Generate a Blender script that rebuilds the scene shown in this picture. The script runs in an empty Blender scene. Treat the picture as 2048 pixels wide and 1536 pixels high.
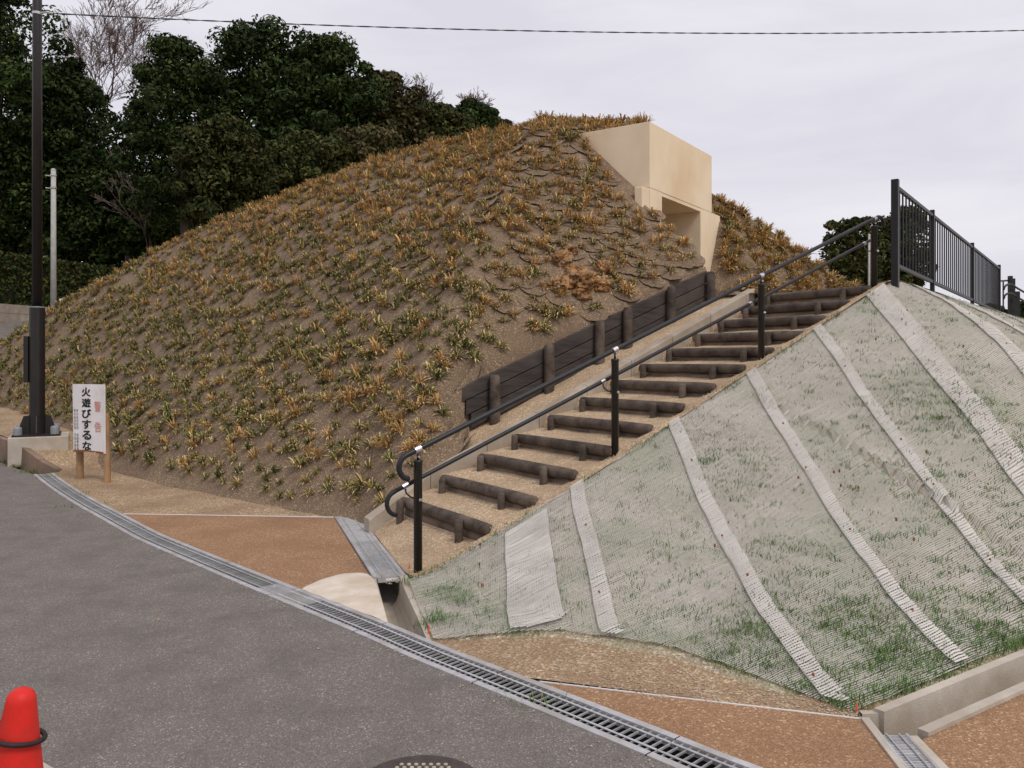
import bpy, math, random
import numpy as np
from mathutils import Vector, Matrix, noise as mnoise
random.seed(7)
rng = np.random.default_rng(7)
scene = bpy.context.scene
COL = scene.collection

# ------------------------------------------------------------------ camera, sky, sun, exposure
EYE, F, HOR = 1.5, 1657.0, 720.0          # eye height in metres, focal length and horizon row of a 2048 px wide picture
cam = bpy.data.cameras.new('camera')
cam.sensor_width = 36.0
cam.lens = 36.0 * F / 2048.0
cam.shift_y = -(768.0 - HOR) / 2048.0
cam.clip_end = 2000.0
cam.clip_start = 0.05
camo = bpy.data.objects.new('camera', cam)
COL.objects.link(camo)
camo.location = (0, 0, EYE)
camo.rotation_euler = (math.radians(90), 0, 0)
scene.camera = camo

SUN_EL, SUN_AZ = math.radians(52), math.radians(140)     # azimuth clockwise from +Y: behind the camera, to its right
world = bpy.data.worlds.new('World')
scene.world = world
world.use_nodes = True
wn, wl = world.node_tree.nodes, world.node_tree.links
bg = wn['Background']
bg.inputs['Strength'].default_value = 0.1
sky = wn.new('ShaderNodeTexSky')
sky.sky_type = 'NISHITA'
sky.sun_disc = False
sky.sun_elevation = SUN_EL
sky.sun_rotation = SUN_AZ
tc = wn.new('ShaderNodeTexCoord')
mp = wn.new('ShaderNodeMapping')
mp.inputs['Scale'].default_value = (1.0, 1.0, 4.5)
mp.inputs['Rotation'].default_value = (0.0, 0.25, 0.5)
n1 = wn.new('ShaderNodeTexNoise')
n1.inputs['Scale'].default_value = 2.6
n1.inputs['Detail'].default_value = 7
n1.inputs['Roughness'].default_value = 0.55
n1.inputs['Distortion'].default_value = 0.4
cr = wn.new('ShaderNodeValToRGB')
cr.color_ramp.elements[0].position = 0.32
cr.color_ramp.elements[0].color = (6.8, 6.65, 7.3, 1)
cr.color_ramp.elements[1].position = 0.68
cr.color_ramp.elements[1].color = (8.1, 7.85, 8.3, 1)
mx = wn.new('ShaderNodeMix')
mx.data_type = 'RGBA'
mx.inputs[0].default_value = 0.93
wl.new(tc.outputs['Generated'], mp.inputs['Vector'])
wl.new(mp.outputs['Vector'], n1.inputs['Vector'])
wl.new(n1.outputs['Fac'], cr.inputs['Fac'])
wl.new(sky.outputs['Color'], mx.inputs[6])
wl.new(cr.outputs['Color'], mx.inputs[7])
wl.new(mx.outputs[2], bg.inputs['Color'])

sun = bpy.data.lights.new('sun', 'SUN')
sun.energy = 1.5
sun.angle = math.radians(18)
sun.color = (1.0, 0.90, 0.78)
suno = bpy.data.objects.new('sun', sun)
COL.objects.link(suno)
sd = Vector((math.sin(SUN_AZ) * math.cos(SUN_EL), math.cos(SUN_AZ) * math.cos(SUN_EL), math.sin(SUN_EL)))
suno.rotation_euler = sd.to_track_quat('Z', 'Y').to_euler()

scene.view_settings.view_transform = 'Standard'
scene.view_settings.look = 'None'
scene.view_settings.gamma = 1.0
scene.view_settings.exposure = 0.15
scene.view_settings.use_curve_mapping = False
scene.cycles.max_bounces = 6
scene.cycles.diffuse_bounces = 3
scene.cycles.transparent_max_bounces = 12

# ------------------------------------------------------------------ materials
def new_mat(name):
    m = bpy.data.materials.new(name)
    m.use_nodes = True
    return m, m.node_tree.nodes, m.node_tree.links, m.node_tree.nodes['Principled BSDF']

def mat(name, c1, c2, scale=6.0, rough=0.8, bump=0.0, bscale=None, detail=6, c3=None, s3=1.0, spec=0.3, metal=0.0,
        stretch=(1, 1, 1), rnd=0.0, bdist=0.01):
    """two-colour noise, an optional large stain colour c3, noise bump and a random value shift per object"""
    m, N, L, b = new_mat(name)
    b.inputs['Roughness'].default_value = rough
    b.inputs['Specular IOR Level'].default_value = spec
    b.inputs['Metallic'].default_value = metal
    t = N.new('ShaderNodeTexCoord'); mpn = N.new('ShaderNodeMapping')
    mpn.inputs['Scale'].default_value = stretch
    L.new(t.outputs['Object'], mpn.inputs['Vector'])
    nz = N.new('ShaderNodeTexNoise')
    nz.inputs['Scale'].default_value = scale
    nz.inputs['Detail'].default_value = detail
    nz.inputs['Roughness'].default_value = 0.62
    L.new(mpn.outputs['Vector'], nz.inputs['Vector'])
    r = N.new('ShaderNodeValToRGB')
    r.color_ramp.elements[0].position = 0.33; r.color_ramp.elements[0].color = (*c1, 1)
    r.color_ramp.elements[1].position = 0.67; r.color_ramp.elements[1].color = (*c2, 1)
    L.new(nz.outputs['Fac'], r.inputs['Fac'])
    out = r.outputs['Color']
    if c3:
        n3 = N.new('ShaderNodeTexNoise'); n3.inputs['Scale'].default_value = s3; n3.inputs['Detail'].default_value = 4
        L.new(t.outputs['Object'], n3.inputs['Vector'])
        r3 = N.new('ShaderNodeValToRGB')
        r3.color_ramp.elements[0].position = 0.45; r3.color_ramp.elements[0].color = (0, 0, 0, 1)
        r3.color_ramp.elements[1].position = 0.7; r3.color_ramp.elements[1].color = (1, 1, 1, 1)
        L.new(n3.outputs['Fac'], r3.inputs['Fac'])
        mm = N.new('ShaderNodeMix'); mm.data_type = 'RGBA'
        L.new(r3.outputs['Color'], mm.inputs[0]); L.new(out, mm.inputs[6]); mm.inputs[7].default_value = (*c3, 1)
        out = mm.outputs[2]
    if rnd:
        oi = N.new('ShaderNodeObjectInfo'); mr = N.new('ShaderNodeMapRange')
        mr.inputs['To Min'].default_value = 1 - rnd; mr.inputs['To Max'].default_value = 1 + rnd
        L.new(oi.outputs['Random'], mr.inputs['Value'])
        hs = N.new('ShaderNodeHueSaturation'); L.new(mr.outputs['Result'], hs.inputs['Value']); L.new(out, hs.inputs['Color'])
        out = hs.outputs['Color']
    L.new(out, b.inputs['Base Color'])
    if bump:
        nb = N.new('ShaderNodeTexNoise'); nb.inputs['Scale'].default_value = bscale or scale * 4
        nb.inputs['Detail'].default_value = 5
        L.new(mpn.outputs['Vector'], nb.inputs['Vector'])
        bp = N.new('ShaderNodeBump'); bp.inputs['Strength'].default_value = bump; bp.inputs['Distance'].default_value = bdist
        L.new(nb.outputs['Fac'], bp.inputs['Height']); L.new(bp.outputs['Normal'], b.inputs['Normal'])
    return m

def granular(name, base, stone1, stone2, scale, dens=0.5, patch=None, pscale=0.8, bump=0.6, rough=0.95, fine=260, bdist=0.006, damp=None):
    """ground of small grains: two voronoi sizes tinted by cell, large soft patches, bump"""
    m, N, L, b = new_mat(name)
    b.inputs['Roughness'].default_value = rough
    b.inputs['Specular IOR Level'].default_value = 0.2
    t = N.new('ShaderNodeTexCoord')
    vo = N.new('ShaderNodeTexVoronoi'); vo.inputs['Scale'].default_value = scale
    v2 = N.new('ShaderNodeTexVoronoi'); v2.inputs['Scale'].default_value = fine
    L.new(t.outputs['Object'], vo.inputs['Vector']); L.new(t.outputs['Object'], v2.inputs['Vector'])
    sep = N.new('ShaderNodeSeparateColor'); L.new(vo.outputs['Color'], sep.inputs['Color'])
    r = N.new('ShaderNodeValToRGB'); e = r.color_ramp.elements
    e[0].position = 0.0; e[0].color = (*base, 1)
    e[1].position = 1.0; e[1].color = (*stone2, 1)
    a = e.new(1 - dens); a.color = (*base, 1)
    a2 = e.new(min(0.98, 1 - dens * 0.45)); a2.color = (*stone1, 1)
    L.new(sep.outputs[0], r.inputs['Fac'])
    s2 = N.new('ShaderNodeSeparateColor'); L.new(v2.outputs['Color'], s2.inputs['Color'])
    mr = N.new('ShaderNodeMapRange'); mr.inputs['To Min'].default_value = 0.68; mr.inputs['To Max'].default_value = 1.3
    L.new(s2.outputs[1], mr.inputs['Value'])
    mul = N.new('ShaderNodeMix'); mul.data_type = 'RGBA'; mul.blend_type = 'MULTIPLY'; mul.inputs[0].default_value = 1.0
    L.new(r.outputs['Color'], mul.inputs[6]); L.new(mr.outputs['Result'], mul.inputs[7])
    out = mul.outputs[2]
    nz = N.new('ShaderNodeTexNoise'); nz.inputs['Scale'].default_value = pscale; nz.inputs['Detail'].default_value = 6
    nz.inputs['Roughness'].default_value = 0.65
    L.new(t.outputs['Object'], nz.inputs['Vector'])
    if patch:
        rp = N.new('ShaderNodeValToRGB')
        rp.color_ramp.elements[0].position = 0.42; rp.color_ramp.elements[0].color = (0, 0, 0, 1)
        rp.color_ramp.elements[1].position = 0.66; rp.color_ramp.elements[1].color = (0.8, 0.8, 0.8, 1)
        L.new(nz.outputs['Fac'], rp.inputs['Fac'])
        mm = N.new('ShaderNodeMix'); mm.data_type = 'RGBA'
        L.new(rp.outputs['Color'], mm.inputs[0]); L.new(out, mm.inputs[6])
        mu2 = N.new('ShaderNodeMix'); mu2.data_type = 'RGBA'; mu2.blend_type = 'MULTIPLY'; mu2.inputs[0].default_value = 1.0
        mu2.inputs[6].default_value = (*patch, 1); L.new(mr.outputs['Result'], mu2.inputs[7])
        L.new(mu2.outputs[2], mm.inputs[7])
        out = mm.outputs[2]
    L.new(out, b.inputs['Base Color'])
    ad = N.new('ShaderNodeMath'); ad.operation = 'ADD'
    L.new(vo.outputs['Distance'], ad.inputs[0])
    nb = N.new('ShaderNodeTexNoise'); nb.inputs['Scale'].default_value = scale * 0.7; nb.inputs['Detail'].default_value = 6
    L.new(t.outputs['Object'], nb.inputs['Vector']); L.new(nb.outputs['Fac'], ad.inputs[1])
    bp = N.new('ShaderNodeBump'); bp.inputs['Strength'].default_value = bump; bp.inputs['Distance'].default_value = bdist
    L.new(ad.outputs[0], bp.inputs['Height']); L.new(bp.outputs['Normal'], b.inputs['Normal'])
    return m

def vcol_mat(name, rough=0.6, spec=0.25, rnd=0.15, trans=0.0):
    """plant material: the blade colours are a colour attribute, with a random shift per object"""
    m, N, L, b = new_mat(name)
    b.inputs['Roughness'].default_value = rough
    b.inputs['Specular IOR Level'].default_value = spec
    at_ = N.new('ShaderNodeAttribute'); at_.attribute_name = 'Col'
    oi = N.new('ShaderNodeObjectInfo'); mr = N.new('ShaderNodeMapRange')
    mr.inputs['To Min'].default_value = 1 - rnd; mr.inputs['To Max'].default_value = 1 + rnd
    L.new(oi.outputs['Random'], mr.inputs['Value'])
    hs = N.new('ShaderNodeHueSaturation'); L.new(mr.outputs['Result'], hs.inputs['Value']); L.new(at_.outputs['Color'], hs.inputs['Color'])
    L.new(hs.outputs['Color'], b.inputs['Base Color'])
    return m

M = {}
M['asphalt'] = granular('asphalt', (0.178, 0.160, 0.149), (0.215, 0.196, 0.181), (0.40, 0.37, 0.335), 170, 0.24,
                        patch=(0.145, 0.130, 0.121), pscale=3.2, bump=0.6, fine=240, bdist=0.005)
M['gravel'] = granular('gravel', (0.325, 0.225, 0.140), (0.42, 0.31, 0.20), (0.60, 0.49, 0.36), 70, 0.5,
                       patch=(0.255, 0.172, 0.108), pscale=1.5, bump=0.8, fine=150, bdist=0.008)
M['soil'] = granular('soil', (0.205, 0.147, 0.098), (0.25, 0.185, 0.125), (0.40, 0.32, 0.23), 75, 0.40,
                     patch=(0.165, 0.115, 0.078), pscale=1.1, bump=0.7, fine=130, bdist=0.009)
M['paving'] = granular('paving', (0.285, 0.168, 0.098), (0.34, 0.208, 0.122), (0.50, 0.36, 0.22), 110, 0.40,
                       patch=(0.25, 0.140, 0.080), pscale=1.7, bump=0.35, fine=240, bdist=0.004)
M['tread'] = granular('tread_sand', (0.43, 0.315, 0.205), (0.52, 0.40, 0.27), (0.68, 0.57, 0.42), 70, 0.5,
                      patch=(0.35, 0.25, 0.16), pscale=2.2, bump=0.7, fine=170, bdist=0.007)
M['bank'] = granular('bank_soil', (0.34, 0.28, 0.20), (0.44, 0.37, 0.27), (0.60, 0.53, 0.42), 60, 0.55,
                     patch=(0.25, 0.25, 0.15), pscale=2.0, bump=0.8, fine=140, bdist=0.01)
M['concrete'] = mat('concrete', (0.42, 0.375, 0.32), (0.54, 0.49, 0.425), 7, 0.85, 0.25, 90, c3=(0.36, 0.31, 0.25), s3=2.2)
M['kerbgrey'] = mat('kerb_concrete', (0.33, 0.285, 0.235), (0.43, 0.38, 0.32), 7, 0.88, 0.3, 90, c3=(0.29, 0.235, 0.175), s3=3.0)
M['mortar'] = mat('mortar', (0.56, 0.485, 0.40), (0.68, 0.61, 0.53), 9, 0.9, 0.45, 60, c3=(0.50, 0.41, 0.31), s3=3.0, bdist=0.012)
M['box'] = mat('box_plaster', (0.71, 0.595, 0.435), (0.77, 0.655, 0.495), 3.5, 0.88, 0.3, 160, c3=(0.64, 0.495, 0.315), s3=0.9, stretch=(1, 1, 0.55), bdist=0.004)
M['darkwood'] = mat('imitation_wood', (0.038, 0.028, 0.022), (0.105, 0.080, 0.064), 9, 0.72, 0.9, 34, stretch=(1, 1, 1), c3=(0.14, 0.108, 0.084), s3=5, rnd=0.25, bdist=0.012)
M['dustwood'] = mat('dusty_wood', (0.085, 0.064, 0.049), (0.165, 0.125, 0.092), 9, 0.85, 0.8, 34, c3=(0.21, 0.16, 0.115), s3=4, rnd=0.2, bdist=0.01)
M['board'] = mat('imitation_board', (0.030, 0.025, 0.024), (0.066, 0.056, 0.052), 5, 0.7, 0.8, 30, stretch=(0.6, 0.6, 5), c3=(0.085, 0.07, 0.06), s3=2.5, rnd=0.12, bdist=0.008)
M['black'] = mat('black_paint', (0.006, 0.006, 0.0065), (0.012, 0.012, 0.013), 25, 0.34, 0.06, 200, spec=0.5)
M['fence'] = mat('fence_paint', (0.010, 0.010, 0.011), (0.018, 0.018, 0.019), 25, 0.45, 0.05, 200, spec=0.3)
M['rail'] = mat('rail_coat', (0.012, 0.012, 0.015), (0.020, 0.020, 0.024), 25, 0.42, 0.06, 220, spec=0.35)
M['steel'] = mat('bright_steel', (0.55, 0.54, 0.55), (0.72, 0.71, 0.72), 30, 0.28, metal=1.0)
M['galv'] = mat('galvanised', (0.44, 0.44, 0.46), (0.60, 0.60, 0.625), 18, 0.45, 0.08, 120, metal=0.35, c3=(0.40, 0.37, 0.34), s3=4)
M['galvbar'] = mat('galvanised_bar', (0.42, 0.43, 0.44), (0.58, 0.585, 0.60), 25, 0.5, metal=0.3, rnd=0.18)
M['trenchbar'] = mat('dark_bar', (0.26, 0.265, 0.27), (0.40, 0.405, 0.41), 25, 0.5, metal=0.3, rnd=0.2)  # darker grey than the other grate bars
M['pit'] = mat('pit_shade', (0.020, 0.018, 0.016), (0.045, 0.04, 0.036), 12, 0.9)  # drain concrete coloured near black: the shade under the grates is painted in
M['lamp'] = mat('lamp_bronze', (0.010, 0.0085, 0.008), (0.019, 0.016, 0.015), 12, 0.42, 0.05, 150, stretch=(1, 1, 0.3), spec=0.45)
M['cap'] = mat('grey_plastic', (0.20, 0.22, 0.24), (0.27, 0.29, 0.31), 14, 0.55)
M['signwhite'] = mat('sign_white', (0.74, 0.72, 0.73), (0.82, 0.80, 0.80), 4, 0.45, c3=(0.70, 0.66, 0.64), s3=6)
M['signblack'] = mat('sign_ink', (0.012, 0.012, 0.016), (0.02, 0.02, 0.024), 20, 0.5)
M['signred'] = mat('sign_faded_red', (0.60, 0.26, 0.22), (0.68, 0.36, 0.32), 30, 0.5)
M['rust'] = mat('rust', (0.20, 0.075, 0.03), (0.34, 0.14, 0.06), 30, 0.85, 0.4, 90)
M['wood'] = mat('sign_wood', (0.30, 0.17, 0.085), (0.44, 0.28, 0.15), 8, 0.8, 0.5, 40, stretch=(1, 1, 0.2), c3=(0.22, 0.14, 0.085), s3=4)
M['bark'] = mat('bark', (0.028, 0.022, 0.017), (0.065, 0.052, 0.040), 6, 0.9, 0.8, 20, stretch=(1, 1, 0.4), bdist=0.03)
M['twig'] = mat('twig', (0.13, 0.095, 0.085), (0.22, 0.165, 0.15), 4, 0.9)
M['cone'] = mat('cone_red', (0.60, 0.018, 0.012), (0.70, 0.026, 0.016), 6, 0.55, 0.08, 90, spec=0.3, c3=(0.50, 0.03, 0.022), s3=9)
M['rubber'] = mat('rubber', (0.018, 0.013, 0.014), (0.032, 0.024, 0.025), 20, 0.65)
M['iron'] = mat('cast_iron', (0.045, 0.034, 0.034), (0.075, 0.058, 0.056), 30, 0.6, 0.4, 160, spec=0.4)
M['net'] = mat('net_thread', (0.45, 0.43, 0.385), (0.60, 0.575, 0.53), 2.5, 0.8, c3=(0.41, 0.425, 0.345), s3=1.3)
M['netstrip'] = mat('net_strip_thread', (0.49, 0.47, 0.435), (0.63, 0.605, 0.57), 3.0, 0.8)
M['mat_'] = mat('planting_mat', (0.135, 0.105, 0.076), (0.20, 0.16, 0.118), 14, 0.95, 0.8, 60, c3=(0.24, 0.19, 0.14), s3=5, rnd=0.15)
M['stump'] = mat('stump', (0.11, 0.050, 0.020), (0.50, 0.285, 0.125), 9, 0.95, 1.0, 26, c3=(0.33, 0.24, 0.15), s3=4, stretch=(1, 1, 0.6), bdist=0.04)
M['pole'] = mat('pole_concrete', (0.34, 0.35, 0.34), (0.46, 0.47, 0.45), 5, 0.8)
M['white'] = mat('white_paint', (0.72, 0.72, 0.72), (0.80, 0.80, 0.80), 8, 0.6)
M['peg'] = mat('peg_orange', (0.62, 0.10, 0.03), (0.74, 0.16, 0.06), 30, 0.6)
M['cable'] = mat('cable', (0.012, 0.014, 0.014), (0.03, 0.04, 0.04), 8, 0.5)
M['block'] = mat('stone_block', (0.26, 0.22, 0.18), (0.36, 0.31, 0.26), 5, 0.9, 0.5, 30, rnd=0.1)
M['pebble'] = mat('pebble', (0.34, 0.27, 0.19), (0.55, 0.47, 0.37), 9, 0.9)
M['plant'] = vcol_mat('plant_blades', 0.55, 0.3, 0.16)
M['leaf'] = vcol_mat('tree_leaves', 0.6, 0.08, 0.12)
M['grass'] = vcol_mat('grass_blades', 0.6, 0.2, 0.0)

# ------------------------------------------------------------------ mesh helpers
class MB:
    def __init__(s):
        s.v, s.f, s.c = [], [], []          # vertices, faces, colour per face (optional)
    def add(s, vs, fs, col=None):
        o = len(s.v)
        s.v.extend([tuple(map(float, p)) for p in vs])
        s.f.extend([tuple(o + i for i in f) for f in fs])
        if col is not None:
            s.c.extend([col] * len(fs))
        return s
    def box(s, c, ax, ay, az, col=None):
        """centre and three half-axis vectors"""
        c, ax, ay, az = Vector(c), Vector(ax), Vector(ay), Vector(az)
        vs = [c + sx * ax + sy * ay + sz * az for sz in (-1, 1) for sy in (-1, 1) for sx in (-1, 1)]
        return s.add(vs, [(0, 2, 3, 1), (4, 5, 7, 6), (0, 1, 5, 4), (2, 6, 7, 3), (0, 4, 6, 2), (1, 3, 7, 5)], col)
    def tube(s, pts, rad, seg=10, cap=True, col=None, jit=0.0):
        pts = [Vector(p) for p in pts]
        n = len(pts)
        rs = rad if hasattr(rad, '__len__') else [rad] * n
        o = len(s.v); up = None; vs = []
        for i, p in enumerate(pts):
            t = (pts[min(i + 1, n - 1)] - pts[max(i - 1, 0)])
            t = t.normalized() if t.length > 1e-9 else Vector((0, 0, 1))
            if up is None:
                up = Vector((0, 0, 1)) if abs(t.z) < 0.9 else Vector((1, 0, 0))
            x = t.cross(up)
            if x.length < 1e-6:
                x = t.cross(Vector((1, 0, 0)))
            x.normalize(); y = x.cross(t).normalized(); up = y
            for k in range(seg):
                a = 2 * math.pi * k / seg
                r = rs[i] * (1 + (random.uniform(-jit, jit) if jit else 0))
                vs.append(p + x * (r * math.cos(a)) + y * (r * math.sin(a)))
        fs = []
        for i in range(n - 1):
            for k in range(seg):
                k2 = (k + 1) % seg
                fs.append((i * seg + k, i * seg + k2, (i + 1) * seg + k2, (i + 1) * seg + k))
        if cap:
            fs.append(tuple(reversed(range(seg))))
            fs.append(tuple((n - 1) * seg + k for k in range(seg)))
        return s.add(vs, fs, col)
    def lathe(s, c, prof, seg=24, axis=(0, 0, 1), col=None):
        c = Vector(c); az = Vector(axis).normalized()
        ax = az.cross(Vector((0, 1, 0)) if abs(az.y) < 0.9 else Vector((1, 0, 0))).normalized(); ay = az.cross(ax)
        vs, fs = [], []
        for r, h in prof:
            for k in range(seg):
                a = 2 * math.pi * k / seg
                vs.append(c + az * h + ax * (r * math.cos(a)) + ay * (r * math.sin(a)))
        for i in range(len(prof) - 1):
            for k in range(seg):
                k2 = (k + 1) % seg
                fs.append((i * seg + k, i * seg + k2, (i + 1) * seg + k2, (i + 1) * seg + k))
        fs.append(tuple(reversed(range(seg))))
        fs.append(tuple((len(prof) - 1) * seg + k for k in range(seg)))
        return s.add(vs, fs, col)
    def grid(s, rows, col=None):
        """rows: list of equally long point lists"""
        m = len(rows[0]); vs = [p for r in rows for p in r]
        fs = [(i * m + j, i * m + j + 1, (i + 1) * m + j + 1, (i + 1) * m + j) for i in range(len(rows) - 1) for j in range(m - 1)]
        return s.add(vs, fs, col)
    def mesh(s, name, material, smooth=False):
        me = bpy.data.meshes.new(name)
        me.from_pydata(s.v, [], s.f)
        if s.c:
            at_ = me.color_attributes.new('Col', 'FLOAT_COLOR', 'CORNER')
            n = np.array([len(f) for f in s.f])
            arr = np.repeat(np.array([(*c, 1.0)[:4] for c in s.c], dtype=np.float32), n, axis=0)
            at_.data.foreach_set('color', arr.ravel())
        if material is not None:
            me.materials.append(material)
        if smooth:
            me.polygons.foreach_set('use_smooth', [True] * len(me.polygons))
        me.update()
        return me
    def build(s, name, material, parent=None, smooth=False, **k):
        return put(name, s.mesh(name, material, smooth), parent, **k)

WM = {}
def put(name, me, parent=None, mw=None, label=None, cat=None, group=None, kind=None):
    o = bpy.data.objects.new(name, me)
    COL.objects.link(o)
    mw = mw or Matrix.Identity(4)
    if parent is not None:
        o.parent = parent
        o.matrix_parent_inverse = WM[parent.name].inverted()
    o.matrix_basis = mw
    WM[o.name] = mw
    tag(o, label, cat, group, kind)
    return o
def tag(o, label=None, cat=None, group=None, kind=None):
    if label: o['label'] = label
    if cat: o['category'] = cat
    if group: o['group'] = group
    if kind: o['kind'] = kind
    return o
def empty(name, loc, label=None, cat=None, group=None):
    o = put(name, None, None, Matrix.Translation(Vector(loc)), label, cat, group)
    o.empty_display_size = 0.1
    return o
def bevel(o, w, seg=2):
    b = o.modifiers.new('bevel', 'BEVEL'); b.width = w; b.segments = seg; b.limit_method = 'ANGLE'
    return o

# ------------------------------------------------------------------ the lie of the land
def gq(q):
    q = np.minimum(q, 36.0)
    return 0.0055 * np.maximum(q - 9, 0) ** 2
def g(x, y):
    """road level: flat near the camera, climbing to the far left"""
    return float(gq((-x + y) * 0.7071))
def sstep(a, b, x):
    t = min(1, max(0, (x - a) / (b - a)))
    return t * t * (3 - 2 * t)
def gbed(x, y):
    """the gravel bed behind the kerb is raised towards the lamp post"""
    q = (-x + y) * 0.7071
    return g(x, y) + 0.27 * sstep(11.6, 12.7, q)
def at(px, py, f=g):
    """where the sight line through a picture point meets the ground f"""
    m, k = (px - 1024) / F, (py - HOR) / F
    d = EYE / k
    for _ in range(60):
        d = 0.5 * d + 0.5 * (EYE - f(m * d, d)) / k
    return Vector((m * d, d, f(m * d, d)))
def far(px, py, d):
    return Vector(((px - 1024) / F * d, d, EYE + (HOR - py) / F * d))

S0 = Vector((-0.647, 5.7, 0))
U = Vector((0.832, 0.555, 0)).normalized()       # along the stair, uphill
W = Vector((-U.y, U.x, 0))                       # across the stair, towards the mound
def P(s, w, z=0.0):
    p = S0 + U * s + W * w
    return Vector((p.x, p.y, z))
def sw(x, y):
    d = Vector((x, y, 0)) - S0
    return d.dot(U), d.dot(W)
CS = [(-1.6, -0.02), (-0.6, -0.01), (0, 0.04), (0.58, 0.255), (1.78, 0.745), (3.55, 1.52), (5.33, 2.29), (5.8, 2.36), (20, 2.36)]
def crest(s):
    return float(np.interp(s, [a for a, b in CS], [b for a, b in CS]))
def wcrest(s):
    """where the bank's upper edge runs: along the stair, then along the fence"""
    return -0.10 if s < 5.35 else -0.10 + (s - 5.35) * 0.352
def bankz(s, w):
    wc = wcrest(s)
    t = min(1, max(0, (w + 3.02) / (wc + 3.02)))
    c = crest(s - 0.35 * (1 - t) if s < 3 else s)
    t2 = t + 0.10 * math.sin(math.pi * t) * min(1, max(0, s / 4))
    n = mnoise.noise(Vector((s * 1.3, w * 1.3, 3))) * 0.03 + mnoise.noise(Vector((s * 4, w * 4, 9))) * 0.012
    return c * t2 + n * min(1, 4 * t * (1 - t) + 0.15)

BOXO = Vector((1.83, 11.0, 0)); BD = Vector((0.562, 0.827, 0)).normalized(); BN = Vector((BD.y, -BD.x, 0))   # front line of the concrete portal
BW = 2.27
TOE = [(-1.20, 7.42, 0.16), (-1.50, 7.90, 0.08), (-1.81, 8.02, 0.08), (-3.53, 9.4, 0.08), (-5.45, 11.25, 0.22), (-7.4, 13.4, 0.5), (-9.4, 15.2, 0.6),
       (-11.89, 16.98, 0.9), (-12.23, 24.16, 1.6), (-5.95, 27.04, 2.2), (0, 25.01, 2.3), (4.51, 21.04, 2.2), (6.19, 17.26, 2.0),
       (7.19, 14.4, 2.0), (4.68, 14.22, 2.1), (4.0, 11.9, 2.3), (3.0, 11.0, 2.6), (2.43, 10.3, 2.62), (1.5, 9.68, 2.18),
       (0.67, 9.13, 1.79), (0.01, 8.68, 1.47), (-0.45, 8.38, 1.26), (-0.66, 7.80, 0.55)]
AX, AY, ZA = 0.905, 13.992, 5.368
PV = [2.21, 1.75, 1.78, 1.88, 1.85, 2.09, 1.39, 1.41, 1.43, 1.41, 1.35, 1.23, 2.21]
def _toe():
    T = np.array(TOE); n = len(T); out = []
    for i in range(n):
        p0, p1, p2, p3 = T[i - 1], T[i], T[(i + 1) % n], T[(i + 2) % n]
        for k in range(8):
            t = k / 8
            c = .5 * ((2 * p1) + (-p0 + p2) * t + (2 * p0 - 5 * p1 + 4 * p2 - p3) * t * t + (-p0 + 3 * p1 - 3 * p2 + p3) * t ** 3)
            out.append(.5 * c + .5 * (p1 + (p2 - p1) * t))
    o = np.array(out)
    th = np.arctan2(o[:, 1] - AY, o[:, 0] - AX); R = np.hypot(o[:, 1] - AY, o[:, 0] - AX)
    i = np.argsort(th)
    th, R, Z = th[i], R[i], o[i, 2]
    th = np.concatenate([th - 2 * np.pi, th, th + 2 * np.pi])
    gg = np.linspace(-np.pi, np.pi, 361)[:-1]
    r = np.interp(gg, th, np.tile(R, 3)); z = np.interp(gg, th, np.tile(Z, 3))
    k = np.array([1, 2, 3, 2, 1]) / 9
    r = np.convolve(np.tile(r, 3), k, 'same')[360:720]; z = np.convolve(np.tile(z, 3), k, 'same')[360:720]
    return np.append(gg, np.pi), np.append(r, r[0]), np.append(z, z[0])
TTH, TR, TZ = _toe()
def mound(x, y):
    """height of the mound and its t (0 apex, 1 foot)"""
    dx, dy = x - AX, y - AY
    th = math.atan2(dy, dx); r = math.hypot(dx, dy)
    R = float(np.interp(th, TTH, TR)); Z = float(np.interp(th, TTH, TZ))
    p = float(np.interp(th, np.linspace(-np.pi, np.pi, 13), PV)); t = r / R
    z = Z + (ZA - Z) * (1 - t ** p) if t < 1 else Z - (t - 1) * R * 0.9
    k = min(1, max(0, 2 - 2 * t))
    z += 0.395 * math.exp(-((x - 2.459) ** 2 + (y - 13.131) ** 2) / (2 * 0.549 ** 2)) * k
    z += 0.24 * math.exp(-((x - 0.85) ** 2 + (y - 11.75) ** 2) / (2 * 0.7 ** 2)) * k
    d = Vector((x, y, 0)) - BOXO
    f, bb = d.dot(BN), d.dot(BD)
    if f > -0.06 and -1.5 < bb < 3.5 and f < 4:      # the path cut into the mound in front of the portal
        f = max(f, 0.0)
        e = bb + 0.27 * f - 0.02
        cut_l = 3.44 - 0.93 * f - (1.6 * e if e > 0 else 0.85 * e)
        cut_r = 2.34 + max(0.0, bb - (1.95 + 0.40 * f)) * 2.1
        z = min(z, max(2.34, cut_l, cut_r))
    z += 0.05 * mnoise.noise(Vector((x * 0.9, y * 0.9, 1))) + 0.02 * mnoise.noise(Vector((x * 3, y * 3, 5)))
    return z, t

# ------------------------------------------------------------------ ground, road
b = MB()
xs = list(np.linspace(-60, 40, 51)); ys = list(np.linspace(-20, 80, 51))
xs = [-900, -300, -120] + xs + [90, 300, 900]; ys = [-900, -200, -60] + ys + [130, 300, 900]
b.grid([[(x, y, g(x, y) - 0.55) for x in xs] for y in ys])
b.build('ground', M['gravel'], kind='structure', smooth=True)

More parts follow.
